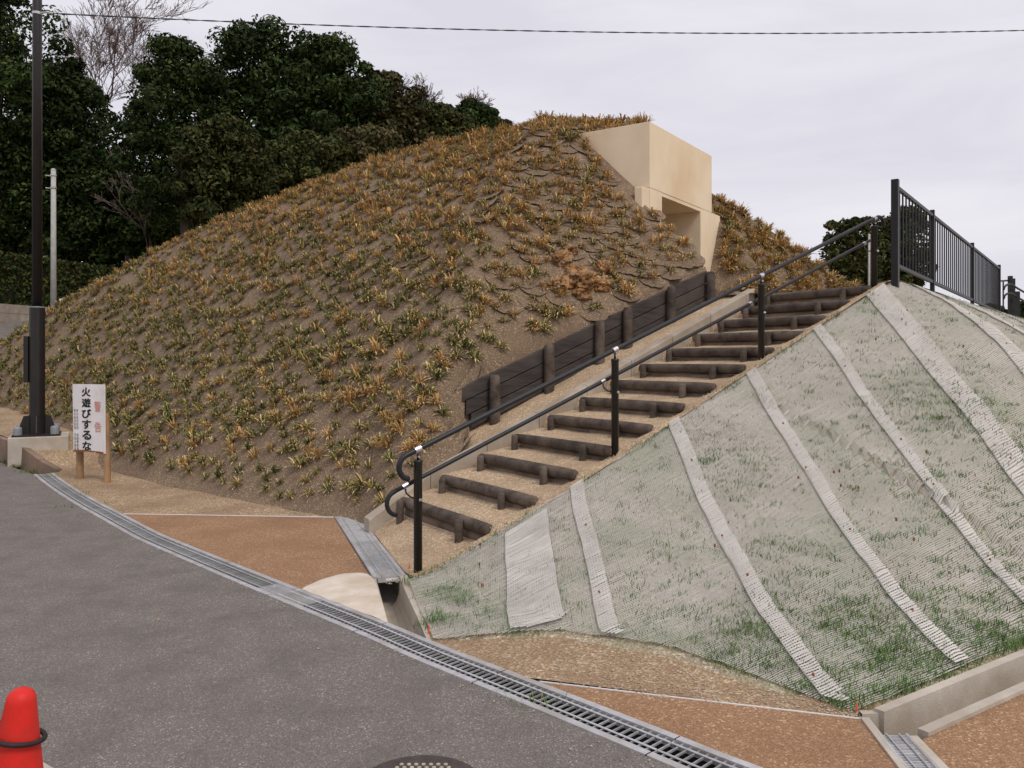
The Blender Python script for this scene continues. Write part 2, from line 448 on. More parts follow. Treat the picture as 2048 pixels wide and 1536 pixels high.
INNER = [(107, 947), (140, 971), (207, 1010), (239, 1026), (312, 1064), (355, 1083), (510, 1145), (587, 1175), (775, 1248),
         (890, 1296), (1024, 1347), (1194, 1412), (1369, 1480), (1516, 1537)]
ip = [at(*p) for p in INNER] + [Vector((1.9, 2.07, 0)), Vector((3.6, 0.45, 0))]
def resample(pts, step):
    """smooth polyline at even steps"""
    out = []; n = len(pts)
    for i in range(n - 1):
        p0, p1, p2, p3 = pts[max(i - 1, 0)], pts[i], pts[i + 1], pts[min(i + 2, n - 1)]
        for k in range(20):
            t = k / 20
            out.append(.5 * ((2 * p1) + (p2 - p0) * t + (2 * p0 - 5 * p1 + 4 * p2 - p3) * t * t + (3 * p1 - p0 - 3 * p2 + p3) * t ** 3))
    out.append(pts[-1])
    for _ in range(30):
        out = [out[0]] + [(out[i - 1] + out[i] * 2 + out[i + 1]) / 4 for i in range(1, len(out) - 1)] + [out[-1]]
    res = [out[0]]; acc = 0
    for a, c in zip(out, out[1:]):
        d = (c - a).length
        while acc + d >= step:
            a = a + (c - a) * ((step - acc) / d); res.append(a); d = (c - a).length; acc = 0
        acc += d
    return res
tin = resample(ip, 0.038)                     # the drain's inner edge, one point for each bar
def nrm(pts, i):
    t = pts[min(i + 1, len(pts) - 1)] - pts[max(i - 1, 0)]
    t = Vector((t.x, t.y, 0)).normalized()
    return Vector((t.y, -t.x, 0)) if (t.y * -0.7 - t.x * -0.7) > 0 else Vector((-t.y, t.x, 0))
DW = 0.225                                    # width of the drain with its frame
def off(i, d, z=0.0):
    p = tin[i] + nrm(tin, i) * d
    return Vector((p.x, p.y, g(p.x, p.y) + z))
N_T = len(tin)

# road: from the drain's outer edge (and the kerb further up) to the left
edge = [off(i, DW + 0.0) for i in range(0, N_T, 8)]
kerb_line = [Vector((p.x, p.y, 0)) for p in (Vector((-14.0, 32, 0)), Vector((-14.6, 26, 0)), Vector((-14.4, 21, 0)), Vector((-12.2, 17.0, 0)), at(-90, 885), at(0, 925))]
kerb_fine = []
for a, c in zip(kerb_line, kerb_line[1:] + [edge[0]]):
    for k in range(6):
        kerb_fine.append(a + (c - a) * k / 6)
redge = kerb_fine + edge
rows = []
for i, p in enumerate(redge):
    t = redge[min(i + 1, len(redge) - 1)] - redge[max(i - 1, 0)]
    t.z = 0; t.normalize()
    n = Vector((t.y, -t.x, 0))
    row = []
    for k in range(25):
        d = 13 * (k / 24) ** 1.4
        q = Vector((p.x, p.y, 0)) + n * d
        row.append((q.x, q.y, g(q.x, q.y) + 0.004 + 0.008 * mnoise.noise(Vector((q.x * .8, q.y * .8, 0))) * min(1, d * 2)))
    rows.append(row)
MB().grid(rows).build('road', M['asphalt'], kind='structure', smooth=True)

# ------------------------------------------------------------------ trench drain along the road edge
td = empty('trench_drain', tin[N_T // 2], 'long curved steel trench drain along the edge of the asphalt road', 'drain')
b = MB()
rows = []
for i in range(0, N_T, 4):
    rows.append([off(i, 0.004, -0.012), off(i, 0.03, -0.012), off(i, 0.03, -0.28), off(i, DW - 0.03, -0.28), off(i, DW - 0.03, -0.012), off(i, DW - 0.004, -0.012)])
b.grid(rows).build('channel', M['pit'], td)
bar_me = MB().box((0, 0, -0.004), (0.0033, 0, 0), (0, (DW - 0.07) / 2, 0), (0, 0, 0.004)).mesh('bar', M['trenchbar'])
PANEL = 26
fine_p = None
for a in range(0, N_T - 1, PANEL):
    e = min(a + PANEL, N_T - 1)
    if e - a < 5:
        break
    mid = off((a + e) // 2, DW / 2)
    hidden = mid.x > 1.6
    r = MB()
    for d0 in (0.068, DW - 0.068):               # two long rods over the bars
        pts = [off(i, d0, 0.006) for i in range(a, e + 1, 2)]
        pts[0] = pts[0] + (pts[1] - pts[0]) * 0.12
        r.tube(pts, 0.0042, 6)
    grate = r.build('grate', M['galvbar'], td)
    for d0, d1, nm in ((0.0, 0.036, 'frame'), (DW - 0.036, DW, 'frame')):
        f = MB(); idx = list(range(a, e + 1, 2))
        if idx[-1] != e: idx.append(e)
        gap = 0.003
        rows = []
        for j, i in enumerate(idx):
            sh = Vector((0, 0, 0))
            t = (off(min(i + 1, N_T - 1), d0) - off(max(i - 1, 0), d0)).normalized()
            if j == 0: sh = t * gap
            if j == len(idx) - 1: sh = -t * gap
            rows.append([off(i, d0, -0.03) + sh, off(i, d0, 0.010) + sh, off(i, d1, 0.010) + sh, off(i, d1, -0.03) + sh])
        f.grid(rows)
        f.build(nm, M['galv'], td)
    if hidden:
        continue
    fine = abs(mid.x + 1.47) < 0.45 and False
    for i in range(a, e):
        p = off(i, DW / 2, 0.003)
        t = off(min(i + 1, N_T - 1), DW / 2) - off(max(i - 1, 0), DW / 2)
        put('bar', bar_me, grate, Matrix.Translation(p) @ Matrix.Rotation(math.atan2(t.y, t.x), 4, 'Z'))
# the short close-set grating piece half-way along
i0 = min(range(N_T), key=lambda i: (off(i, DW / 2) - at(572, 1192)).length)
fb = MB()
for k in range(-14, 15):
    i = i0 + k // 2
    p = off(i, DW / 2, 0.004)
    t = (off(i + 1, DW / 2) - off(i - 1, DW / 2)).normalized()
    p = p + t * (0.019 if k % 2 else 0.0) * 1.0
    n = Vector((-t.y, t.x, 0))
    fb.box(p, t * 0.0028, n * 0.076, (0, 0, 0.004))
fb.build('close_grating', M['galv'], td)

# ------------------------------------------------------------------ kerb by the lamp post
kb = empty('kerb', at(30, 905), 'brown stained concrete kerb curving from the lamp post to the drain', 'kerb')
kp = [Vector((-10.2, 14.6, 0)), Vector((-8.6, 12.9, 0)), Vector((-7.35, 11.75, 0)), Vector((-6.72, 11.2, 0)), Vector((-6.2, 10.85, 0)), Vector((-5.90, 10.70, 0))]
M['kerbst'] = mat('kerb_stained', (0.20, 0.135, 0.10), (0.30, 0.21, 0.16), 8, 0.9, 0.4, 50, c3=(0.15, 0.12, 0.075), s3=4)
for j, (a, c) in enumerate(zip(kp, kp[1:])):
    t = (c - a).normalized(); n = Vector((-t.y, t.x, 0))
    if n.dot(Vector((0.7, 0.7, 0))) < 0: n = -n
    a2, c2 = a + t * 0.004, c - t * 0.004
    f = MB(); vs = []
    for p in (a2, c2):
        zt = gbed(p.x, p.y) + 0.035
        zb = g(p.x, p.y) - 0.1
        for d, z in ((0, zb), (0.015, zt), (0.10, zt), (0.10, zb)):
            vs.append(Vector((p.x, p.y, 0)) + n * d + Vector((0, 0, z)))
    f.add(vs, [(0, 4, 5, 1), (1, 5, 6, 2), (2, 6, 7, 3), (0, 1, 2, 3), (7, 6, 5, 4)])
    bevel(f.build('kerb_block', M['kerbst'], kb), 0.01)

# ------------------------------------------------------------------ gravel bed between road and mound
i_w = min(range(N_T), key=lambda i: (tin[i] - at(250, 1028)).length)
front = [Vector((-10.0, 15.0, 0)), Vector((-8.5, 13.05, 0)), Vector((-7.2, 11.86, 0)), Vector((-6.65, 11.3, 0)), Vector((-6.1, 10.9, 0)), Vector((-5.86, 10.74, 0))]
front += [tin[i] for i in range(0, i_w, 4)] + [tin[i_w]]
wl_r = at(668, 1035)
for k in range(1, 13):
    front.append(tin[i_w] + (wl_r - tin[i_w]) * k / 12)
rows = []
for i, p in enumerate(front):
    c = Vector((AX - 1.5, AY + 1.0, 0)) - Vector((p.x, p.y, 0))
    c.normalize()
    row = []
    for k in range(22):
        q = Vector((p.x, p.y, 0)) + c * (2.4 * k / 21)
        row.append((q.x, q.y, gbed(q.x, q.y) + 0.002 + (0.02 * mnoise.noise(Vector((q.x * 2, q.y * 2, 2))) + 0.012) * min(1, k / 3)))
    rows.append(row)
MB().grid(rows).build('gravel_bed', M['gravel'], kind='structure', smooth=True)

# ------------------------------------------------------------------ brown paving
def sheet(name, pts, z, material, kind='structure'):
    import bmesh
    bm = bmesh.new()
    f = bm.faces.new([bm.verts.new((p[0], p[1], g(p[0], p[1]) + z)) for p in pts])
    bmesh.ops.triangulate(bm, faces=[f])
    me = bpy.data.meshes.new(name); bm.to_mesh(me); bm.free()
    me.materials.append(material)
    return put(name, me, kind=kind)
cd_tl, cd_tr, cd_bl, cd_br = at(668, 1036), at(718, 1034), at(748, 1161), at(811, 1153)
i_f = min(range(N_T), key=lambda i: (tin[i] - at(612, 1178)).length)
i_fr = min(range(N_T), key=lambda i: (tin[i] - at(774, 1249)).length)
i_cr = min(range(N_T), key=lambda i: (tin[i] - at(860, 1284)).length)
i_g = min(range(N_T), key=lambda i: (tin[i] - at(1066, 1365)).length)
sheet('paving', [tin[i] for i in range(i_w, i_fr, 3)] + [cd_bl + Vector((-0.01, 0.0, 0)), cd_tl], 0.003, M['paving'])
w2l, w2r = tin[i_g], at(1726, 1440)
sheet('paving', [tin[i] for i in range(i_g, N_T, 3) if tin[i].x < 1.25] + [Vector((1.385, 2.72, 0)), Vector((1.435, 3.25, 0)), w2r], 0.003, M['paving'])
gnr = P(0.50, -3.28)
sheet('paving', [Vector((gnr.x, gnr.y, 0)), P(3.0, -3.285), P(6, -3.285), Vector((6.5, 1.0, 0))] + [tin[i] for i in range(N_T - 1, 0, -6) if tin[i].x > 1.75] + [Vector((1.565, 2.6, 0))], 0.003, M['paving'])
# pale edging strips
def strip(name, a, c, w_, z, label):
    t = (c - a).normalized(); n = Vector((-t.y, t.x, 0))
    o = MB()
    rows = []
    for k in range(13):
        p = a + (c - a) * k / 12
        zz = g(p.x, p.y)
        rows.append([p - n * w_ + Vector((0, 0, -0.03)), p - n * w_ + Vector((0, 0, z)), p + n * w_ + Vector((0, 0, z)), p + n * w_ + Vector((0, 0, -0.03))])
    return o.grid(rows).build(name, M['white'], label=label, cat='edging')
strip('edging_strip', tin[i_w] + Vector((0.02, 0, 0)), wl_r, 0.006, 0.007, 'thin pale edging strip between brown paving and the mound gravel')
strip('edging_strip', w2l + Vector((0.02, 0, 0)), w2r, 0.0028, 0.007, 'thin pale edging strip below the netted bank')

# ------------------------------------------------------------------ covered cross drain and open concrete channel beside the stair
cdv = empty('cross_drain', (cd_tl + cd_br) / 2, 'narrow steel covered drain crossing the brown paving to the stair foot', 'drain')
ca = (cd_tl + cd_tr) / 2; cb = (cd_bl + cd_br) / 2
ct = (cb - ca).normalized(); cn = Vector((-ct.y, ct.x, 0))
CL, CWD = (cb - ca).length, 0.112
for k in range(2):
    a0, a1 = CL * k / 2 + 0.004, CL * (k + 1) / 2 - 0.004
    fr = MB()
    for sgn in (-1, 1):
        m0 = ca + ct * ((a0 + a1) / 2) + cn * (sgn * 0.098) + Vector((0, 0, 0.004))
        fr.box(m0, ct * ((a1 - a0) / 2), cn * 0.014, (0, 0, 0.014))
        m0 = ca + ct * ((a0 + a1) / 2) + cn * (sgn * 0.052) + Vector((0, 0, 0.008))
        fr.box(m0, ct * ((a1 - a0) / 2), cn * 0.0035, (0, 0, 0.014))
    cover = fr.build('cover_frame', M['galv'], cdv)
    br = MB()
    nb_ = int((a1 - a0) / 0.012)
    for j in range(nb_):
        m0 = ca + ct * (a0 + 0.006 + j * 0.012) + Vector((0, 0, 0.004))
        br.box(m0, ct * 0.0038, cn * 0.084, (0, 0, 0.010))
    br.build('fine_bars', M['galvbar'], cover, kind='stuff')
ep = cb + ct * 0.004
MB().box(ep + Vector((0, 0, -0.004)), ct * 0.004, cn * 0.085, (0, 0, 0.018)).build('end_plate', M['galv'], cdv)
MB().box(ep + ct * 0.0055 + cn * 0.02 + Vector((0, 0, -0.004)), ct * 0.001, cn * 0.05, (0, 0, 0.008)).build('end_label', M['white'], cdv)
dk = MB().grid([[ca + cn * s_ + Vector((0, 0, z)) for s_, z in ((-.1, -.012), (-.1, -.2), (.1, -.2), (.1, -.012))],
                [cb + cn * s_ + Vector((0, 0, z)) for s_, z in ((-.1, -.012), (-.1, -.2), (.1, -.2), (.1, -.012))]])
dk.build('trough', M['concrete'], cdv)
# open channel with round bottom running down into the trench drain
ch = empty('drain_channel', cb, 'open concrete channel running from the steel cover into the trench drain', 'channel')
ce = (tin[i_fr] + tin[i_cr]) / 2
cl_a, cl_b = cd_bl.copy(), tin[i_fr].copy()
cr_a, cr_b = cd_br.copy(), tin[i_cr].copy()
rows = []
for k in range(9):
    t = k / 8
    l = cl_a + (cl_b - cl_a) * t; r = cr_a + (cr_b - cr_a) * t
    x = (r - l); wdt = x.length; xn = x.normalized()
    zt = 0.012 * (1 - t)
    dep = 0.21
    prof = [(-0.03, zt - 0.25), (-0.03, zt), (0.012, zt)]
    for j in range(9):
        a = j / 8
        prof.append((0.012 + (wdt - 0.055) * (0.5 - 0.5 * math.cos(math.pi * a)), zt - dep * (math.sin(math.pi * a) ** 0.55 if 0 < a < 1 else 0.02)))
    prof += [(wdt - 0.043, zt), (wdt + 0.012, zt), (wdt + 0.016, zt - 0.25)]
    rows.append([l + xn * d + Vector((0, 0, z)) for d, z in prof])
MB().grid(rows).build('trough', M['concrete'], ch, smooth=False)
# mortar apron beside it
ap = MB(); rows = []
topl = [at(*p) for p in ((612, 1176), (640, 1161), (670, 1151), (700, 1145), (735, 1146), (747, 1160))]
topf = resample([Vector((p.x, p.y, 0)) for p in topl], 0.05)
nT = len(topf)
botf = [tin[int(i_f + (i_fr - i_f) * k / (nT - 1))] for k in range(nT)]
botf[-1] = tin[i_fr]
for k in range(nT):
    row = []
    for j in range(13):
        t = j / 12
        p = topf[k] + (botf[k] - topf[k]) * t
        z = 0.010 + 0.022 * math.sin(math.pi * min(1, t * 1.05)) ** 0.8 * (k / (nT - 1)) ** 0.6 + 0.006 * mnoise.noise(Vector((p.x * 8, p.y * 8, 0)))
        if j == 0: z = -0.01
        row.append((p.x, p.y, z))
    rows.append(row)
ap.grid(rows).build('mortar_apron', M['mortar'], ch, smooth=True)

# ------------------------------------------------------------------ right-hand gutter at the foot of the bank
gt = empty('gutter', P(2, -3.15), 'open concrete gutter along the foot of the netted bank', 'gutter')
SEG = [(0.58, 1.86), (1.87, 3.1), (3.11, 4.4), (4.41, 5.7)]
for a, c in SEG:
    o = MB()
    for w0, w1, z0, z1 in ((-3.09, -3.045, -0.2, 0.035), (-3.28, -3.235, -0.2, 0.02), (-3.234, -3.091, -0.2, -0.15)):
        o.box((P(a, w0, z0) + P(c, w1, z1)) / 2, U * ((c - a) / 2), W * ((w1 - w0) / 2), (0, 0, (z1 - z0) / 2))
    o.build('gutter_block', M['concrete'], gt)
# corner pieces
gl0, gl1 = at(1727, 1440), Vector((1.40, 2.75, 0))
cor = MB()
rows = []
for k in range(2):
    p = gl0 + (gl1 - gl0) * k
    rows.append([p + Vector((d, 0, z)) for d, z in ((-0.012, -0.1), (-0.012, 0.012), (0.022, 0.012), (0.03, -0.18))])
cor.grid(rows)
rows = []
e0, e1 = gl0 + Vector((0.0, 0.012, 0)), P(0.585, -3.07)
for p in (e0, Vector((e1.x, e1.y, 0))):
    rows.append([p + Vector((0, d, z)) for d, z in ((0.04, -0.1), (0.035, 0.02), (0.0, 0.02), (-0.005, -0.18))])
cor.grid(rows)
rg0, rg1 = P(0.50, -3.245), Vector((1.545, 2.75, 0))
rows = []
for p in (Vector((rg0.x, rg0.y, 0)), rg1):
    rows.append([p + Vector((d, 0, z)) for d, z in ((0.0, -0.18), (0.0, 0.014), (0.035, 0.014), (0.035, -0.1))])
cor.grid(rows)
cor.grid([[Vector((1.40, 2.7, -0.17)), Vector((1.62, 2.7, -0.17))], [Vector((1.40, 3.5, -0.17)), Vector((1.72, 3.5, -0.17))]])
cor.build('corner_block', M['concrete'], gt)
gg = empty('drain_grate', (1.49, 3.1, 0), 'short ladder-like steel drain grate at the corner by the gutter', 'grate')
fr = MB()
l0, l1 = at(1757, 1472), Vector((1.43, 2.75, 0))
r0, r1 = at(1813, 1473), Vector((1.535, 2.75, 0))
for a, c, off_ in ((l0, l1, 0.0), (r0, r1, 0.0)):
    fr.tube([a + Vector((0, 0, 0.006)), c + Vector((0, 0, 0.006))], 0.008, 6)
for t in (0.27, 0.73):
    fr.tube([l0 + (r0 - l0) * t + Vector((0, 0, 0.010)), l1 + (r1 - l1) * t + Vector((0, 0, 0.010))], 0.0035, 6)
fr.build('frame', M['galv'], gg)
for k in range(44):
    t = (k + 0.5) / 44
    a, c = l0 + (l1 - l0) * t, r0 + (r1 - r0) * t
    MB().box((a + c) / 2 + Vector((0, 0, -0.002)), (c - a) / 2, (0, 0.0032, 0), (0, 0, 0.008)).build('bar', M['galvbar'], gg)

# ------------------------------------------------------------------ mound
b = MB()
NR, NA = 110, 400
verts = {}
def in_box(x, y):
    d = Vector((x, y, 0)) - BOXO
    a, bb = -d.dot(BN), d.dot(BD)
    return 0.03 < a < 0.86 and 0.05 < bb < BW - 0.05
vid = {}
vs, fs = [], []
for i in range(NR + 1):
    t = (i / NR) * 1.10
    for j in range(NA):
        th = -math.pi + 2 * math.pi * j / NA
        R = float(np.interp(th, TTH, TR))
        x, y = AX + t * R * math.cos(th), AY + t * R * math.sin(th)
        z, _ = mound(x, y)
        s_, w_ = sw(x, y)
        if 1.50 < s_ < 5.22 and w_ < 2.15:       # the foot drops straight down behind the board wall
            q = P(s_, 2.152, min(z, crest(s_) - 0.05)); x, y, z = q.x, q.y, q.z
        vs.append((x, y, z))
for i in range(NR):
    for j in range(NA):
        j2 = (j + 1) % NA
        f = (i * NA + j, i * NA + j2, (i + 1) * NA + j2, (i + 1) * NA + j)
        cx = sum(vs[k][0] for k in f) / 4; cy = sum(vs[k][1] for k in f) / 4
        if in_box(cx, cy):
            continue
        fs.append(tuple(reversed(f)))
b.add(vs, fs)
mo = b.build('mound', M['soil'], kind='structure', smooth=True)

# ------------------------------------------------------------------ concrete portal
pt = empty('entrance_portal', (BOXO.x, BOXO.y, 2.3), 'beige concrete entrance portal set into the planted mound', 'portal')
def bp(a, bb, z):
    """a behind the front, bb along it"""
    p = BOXO - BN * a + BD * bb
    return Vector((p.x, p.y, z))
def pbox(mb, a0, a1, b0, b1, z0, z1):
    c = (bp(a0, b0, z0) + bp(a1, b1, z1)) / 2
    mb.box(c, -BN * ((a1 - a0) / 2), BD * ((b1 - b0) / 2), Vector((0, 0, (z1 - z0) / 2)))
OB0, OB1, OZ = 0.40, 1.81, 3.74
h = MB(); pbox(h, 0, 1.6, 0, BW, 3.79, 4.67)
bevel(h.build('head_block', M['box'], pt), 0.006)
h = MB(); pbox(h, 0.003, 3.0, 0.0, OB0, 1.8, 3.7885)
bevel(h.build('side_wall', M['box'], pt), 0.004)
h = MB(); pbox(h, 0.0045, 0.12, -0.22, -0.002, 1.8, 3.77)
bevel(h.build('wing', M['box'], pt), 0.012)
# right wing with its curved lower edge
h = MB(); prof = [(OB1, 1.8), (OB1, 3.7885), (BW + 0.36, 3.7885), (BW + 0.37, 3.7), (BW + 0.33, 3.5), (BW + 0.22, 3.25), (BW + 0.10, 3.05), (BW + 0.05, 1.8)]
vsr = [bp(0.003, q, z) for q, z in prof] + [bp(3.0, q, z) for q, z in prof]
n_ = len(prof)
h.add(vsr, [tuple(range(n_)), tuple(reversed(range(n_, 2 * n_)))] + [(i, i + n_, (i + 1) % n_ + n_, (i + 1) % n_) for i in range(n_)])
bevel(h.build('side_wall', M['box'], pt), 0.004)
h = MB(); pbox(h, 0.004, 3.0, OB0 + 0.002, OB1 - 0.002, OZ, 3.785)
h.build('lintel', M['box'], pt)
h = MB(); pbox(h, 2.2, 2.5, OB0 + 0.002, OB1 - 0.002, 1.8, OZ - 0.002)
h.build('back_wall', M['box'], pt)

# ------------------------------------------------------------------ stair: sandy treads, log steps
NS, S1, DS, Z1, DZ = 13, 0.576, 0.396, 0.318, 0.1635
def stepz(s):
    """height of the sandy surface between the logs"""
    if s < S1:
        return 0.0 + (Z1 - DZ + 0.005) * max(0, (s + 0.5) / (S1 + 0.5)) ** 1.3
    k = min(NS - 1, int((s - S1) / DS)); fr_ = (s - S1) / DS - k
    if k == NS - 1:
        return Z1 + DZ * k - 0.02 + min(0.06, fr_ * 0.02)
    return Z1 + DZ * k - 0.016 + 0.050 * fr_ ** 1.5
def s_d(w):
    return -0.075 + 0.2727 * w                  # right edge of the steel cover
ss = [-1 + k / 12 for k in range(12)]            # negative: share of the way from the cover to the first log
for k in range(NS):
    s_k = S1 + DS * k
    ss += [s_k - 0.001, s_k + 0.03, s_k + 0.14, s_k + 0.25, s_k + 0.36]
ss += [S1 + DS * NS, 6.2, 7.5, 10, 15]
rows = []
wsv = list(np.linspace(-0.14, 1.53, 20))
for s_ in ss:
    row = []
    for w_ in wsv:
        if s_ < 0:
            t = 1 + s_
            s2 = s_d(w_) + 0.012 + (S1 - 0.01 - s_d(w_) - 0.012) * t
            z = 0.006 + (Z1 - DZ) * t ** 1.15
        else:
            s2 = s_; z = stepz(s_)
        if w_ < 0.16:
            k = sstep(0.16, -0.1, w_)
            z = z * (1 - k) + (max(crest(s2), 0) + 0.015) * k
        if s_ > 5.4: w_ = w_ + (wcrest(s_) + 0.1)
        z += 0.010 * mnoise.noise(Vector((s2 * 3, w_ * 3, 4)))
        row.append(P(s2, w_, max(z, 0.004)))
    rows.append(row)
MB().grid(rows).build('stair_path', M['tread'], kind='structure', smooth=True)
# strip between kerb and board wall, and the level ground at the top
rows = []
for s_ in np.linspace(0.42, 5.3, 60):
    wmax = 1.62 + 0.68 * sstep(0.9, 1.9, s_)
    rows.append([P(s_, 1.60 + (wmax - 1.60) * k / 6, max(0.0, (crest(s_) + 0.02 + 0.05 * (k / 6)) * sstep(0.15, 0.8, s_)) + 0.015 * mnoise.noise(Vector((s_ * 4, k * .7, 0)))) for k in range(7)])
MB().grid(rows).build('gravel_bed', M['tread'], kind='structure', smooth=True)
rows = []
for s_ in np.linspace(5.15, 22, 30):
    w0 = wcrest(s_) + (1.4 if s_ < 12 else 0)
    rows.append([P(s_, w0 + (9 - w0) * k / 8, 2.29) for k in range(9)])
MB().grid(rows).build('terrace', M['tread'], kind='structure', smooth=True)

ORD = ['lowest', 'second', 'third', 'fourth', 'fifth', 'sixth', 'seventh', 'eighth', 'ninth', 'tenth', 'eleventh', 'twelfth', 'topmost']
def rough_log(p0, p1, r, seg=12, n=10, seed=0, amp=0.05):
    """bark-textured log with slightly uneven radius and rounded ends"""
    o = MB(); p0, p1 = Vector(p0), Vector(p1)
    t = (p1 - p0).normalized(); up = Vector((0, 0, 1)) if abs(t.z) < 0.9 else Vector((1, 0, 0))
    x = t.cross(up).normalized(); y = x.cross(t)
    prof = [(0.0, 0.62), (0.06, 0.93)] + [(0.06 + 0.88 * k / n, 1.0) for k in range(1, n)] + [(0.94, 0.93), (1.0, 0.62)]
    L_ = (p1 - p0).length
    vs, fs = [], []
    for i, (a, k) in enumerate(prof):
        if a <= 0.06: a = a * 0.25 / max(L_, 0.3)
        elif a >= 0.94: a = 1 - (1 - a) * 0.25 / max(L_, 0.3)
        for j in range(seg):
            an = 2 * math.pi * j / seg
            rr = r * k * (1 + amp * mnoise.noise(Vector((a * L_ * 3 + seed, math.cos(an) * 1.5, math.sin(an) * 1.5))) + amp * 0.5 * math.sin(an * 5 + seed))
            vs.append(p0 + t * (a * L_) + x * (rr * math.cos(an)) + y * (rr * math.sin(an)))
    m_ = len(prof)
    for i in range(m_ - 1):
        for j in range(seg):
            j2 = (j + 1) % seg
            fs.append((i * seg + j, i * seg + j2, (i + 1) * seg + j2, (i + 1) * seg + j))
    fs.append(tuple(reversed(range(seg)))); fs.append(tuple((m_ - 1) * seg + j for j in range(seg)))
    return o.add(vs, fs)
for k in range(NS):
    s_, zt = S1 + DS * k, Z1 + DZ * k
    lg = empty('log_step', P(s_, 0.7, zt - 0.16), 'dark imitation log step across the stair, %s of thirteen' % (ORD[k] if k in (0, 12) else ORD[k] + ' from the bottom'),
               'step', 'log steps of the stair')
    R_ = 0.048
    wr = random.uniform(-0.03, 0.03)
    rough_log(P(s_ + 0.01, 1.42, zt - R_), P(s_, 0.0 + wr, zt - R_ + random.uniform(-.006, .006)), R_, seed=k * 3.1).build('log', M['darkwood'], lg, smooth=True)
    rough_log(P(s_ + 0.035, 1.38, zt - R_ * 3 + 0.008), P(s_ + 0.03, 0.06 + wr, zt - R_ * 3 + 0.008), R_ * 0.97, seed=k * 5.7 + 9).build('lower_log', M['dustwood'], lg, smooth=True)
    for w_ in (1.30 + random.uniform(-.02, .02), 0.33 + random.uniform(-.03, .03)):
        rough_log(P(s_ - 0.076, w_, zt - 0.30), P(s_ - 0.076, w_, zt - 0.012 + random.uniform(-.012, .012)), 0.033, seg=10, n=4, seed=k + w_).build('stake', M['darkwood'], lg, smooth=True)

# kerb of concrete blocks on the mound side of the stair
ks = empty('kerb', P(2, 1.55, crest(2)), 'pale concrete block kerb climbing the mound side of the log stair', 'kerb')
s_ = 0.30
while s_ < 5.2:
    e_ = min(s_ + 0.6, 5.25)
    vs = []
    for q in (s_ + 0.003, e_ - 0.003):
        z = max(0.03, crest(q) + 0.10 - 0.12 * sstep(0.75, 0.25, q))
        for w_, zz in ((1.50, z - 0.3), (1.50, z - 0.02), (1.512, z - 0.005), (1.60, z), (1.605, z - 0.3)):
            vs.append(P(q, w_, zz))
    o = MB().add(vs, [(0, 1, 6, 5), (1, 2, 7, 6), (2, 3, 8, 7), (3, 4, 9, 8), (4, 3, 2, 1, 0), (5, 6, 7, 8, 9)])
    o.build('kerb_block', M['kerbgrey'], ks)
    s_ = e_

# ------------------------------------------------------------------ board retaining wall
rw = empty('retaining_wall', P(3.3, 2.12, crest(3.3)), 'dark board retaining wall with log posts between the stair and the mound', 'wall')
WSL = 0.394
def wtop(s): return 1.25 + (s - 1.634) * WSL
pxs = [988, 1097, 1198, 1254, 1341, 1420]
ps = []
for px in pxs:
    m = (px - 1024) / F; base = P(0, 2.05)
    ps.append((m * base.y - base.x) / (U.x - m * U.y))
ends = [1.52] + ps[1:-1] + [ps[-1] + 0.02]
for a, c in zip([1.52] + ps[1:-1], ps[1:]):
    for r_ in range(3):
        vs = []
        aa = a + 0.002; cc = c - 0.002
        if a == 1.52: aa = a + (0, 0.10, 0.16)[r_]
        for q in (aa, cc):
            z = wtop(q) - 0.155 * r_
            for w_, zz in ((2.095, z - 0.150), (2.090, z - 0.004), (2.15, z - 0.004), (2.15, z - 0.150)):
                vs.append(P(q, w_ + random.uniform(-.002, .002), zz))
        o = MB().add(vs, [(0, 1, 5, 4), (1, 2, 6, 5), (2, 3, 7, 6), (0, 4, 7, 3), (0, 3, 2, 1), (4, 5, 6, 7)])
        bevel(o.build('board', M['board'], rw), 0.006)
for i, q in enumerate(ps):
    zt = wtop(q) + (0.03 if i in (1, 2, 3, 4) else -0.02)
    rough_log(P(q, 2.035, crest(q) - 0.15), P(q, 2.035, zt), 0.055, seg=12, n=6, seed=i * 2.3, amp=0.04).build('post', M['darkwood'], rw, smooth=True)

# ------------------------------------------------------------------ bank
b = MB(); rows = []
sg = list(np.linspace(-0.75, 6, 70)) + list(np.linspace(6.2, 17, 50))
def toe_s(w):
    return float(np.interp(w, [-3.02, -2.04, -1.5, -1.2, -0.1], [0.52, 0.37, 0.09, -0.55, -0.15]))
for s_ in sg:
    wc = wcrest(s_)
    row = []
    for k in range(46):
        w_ = -3.035 + (wc + 3.035) * k / 45
        z = bankz(s_, w_)
        if s_ < toe_s(w_) + 0.3:
            z = min(z, 0.025 + (s_ - toe_s(w_)) * 0.45 + 0.01 * mnoise.noise(Vector((s_ * 5, w_ * 5, 0))))
        row.append(P(s_, w_, z if s_ < 1 else max(z, 0.006)))
    rows.append(row)
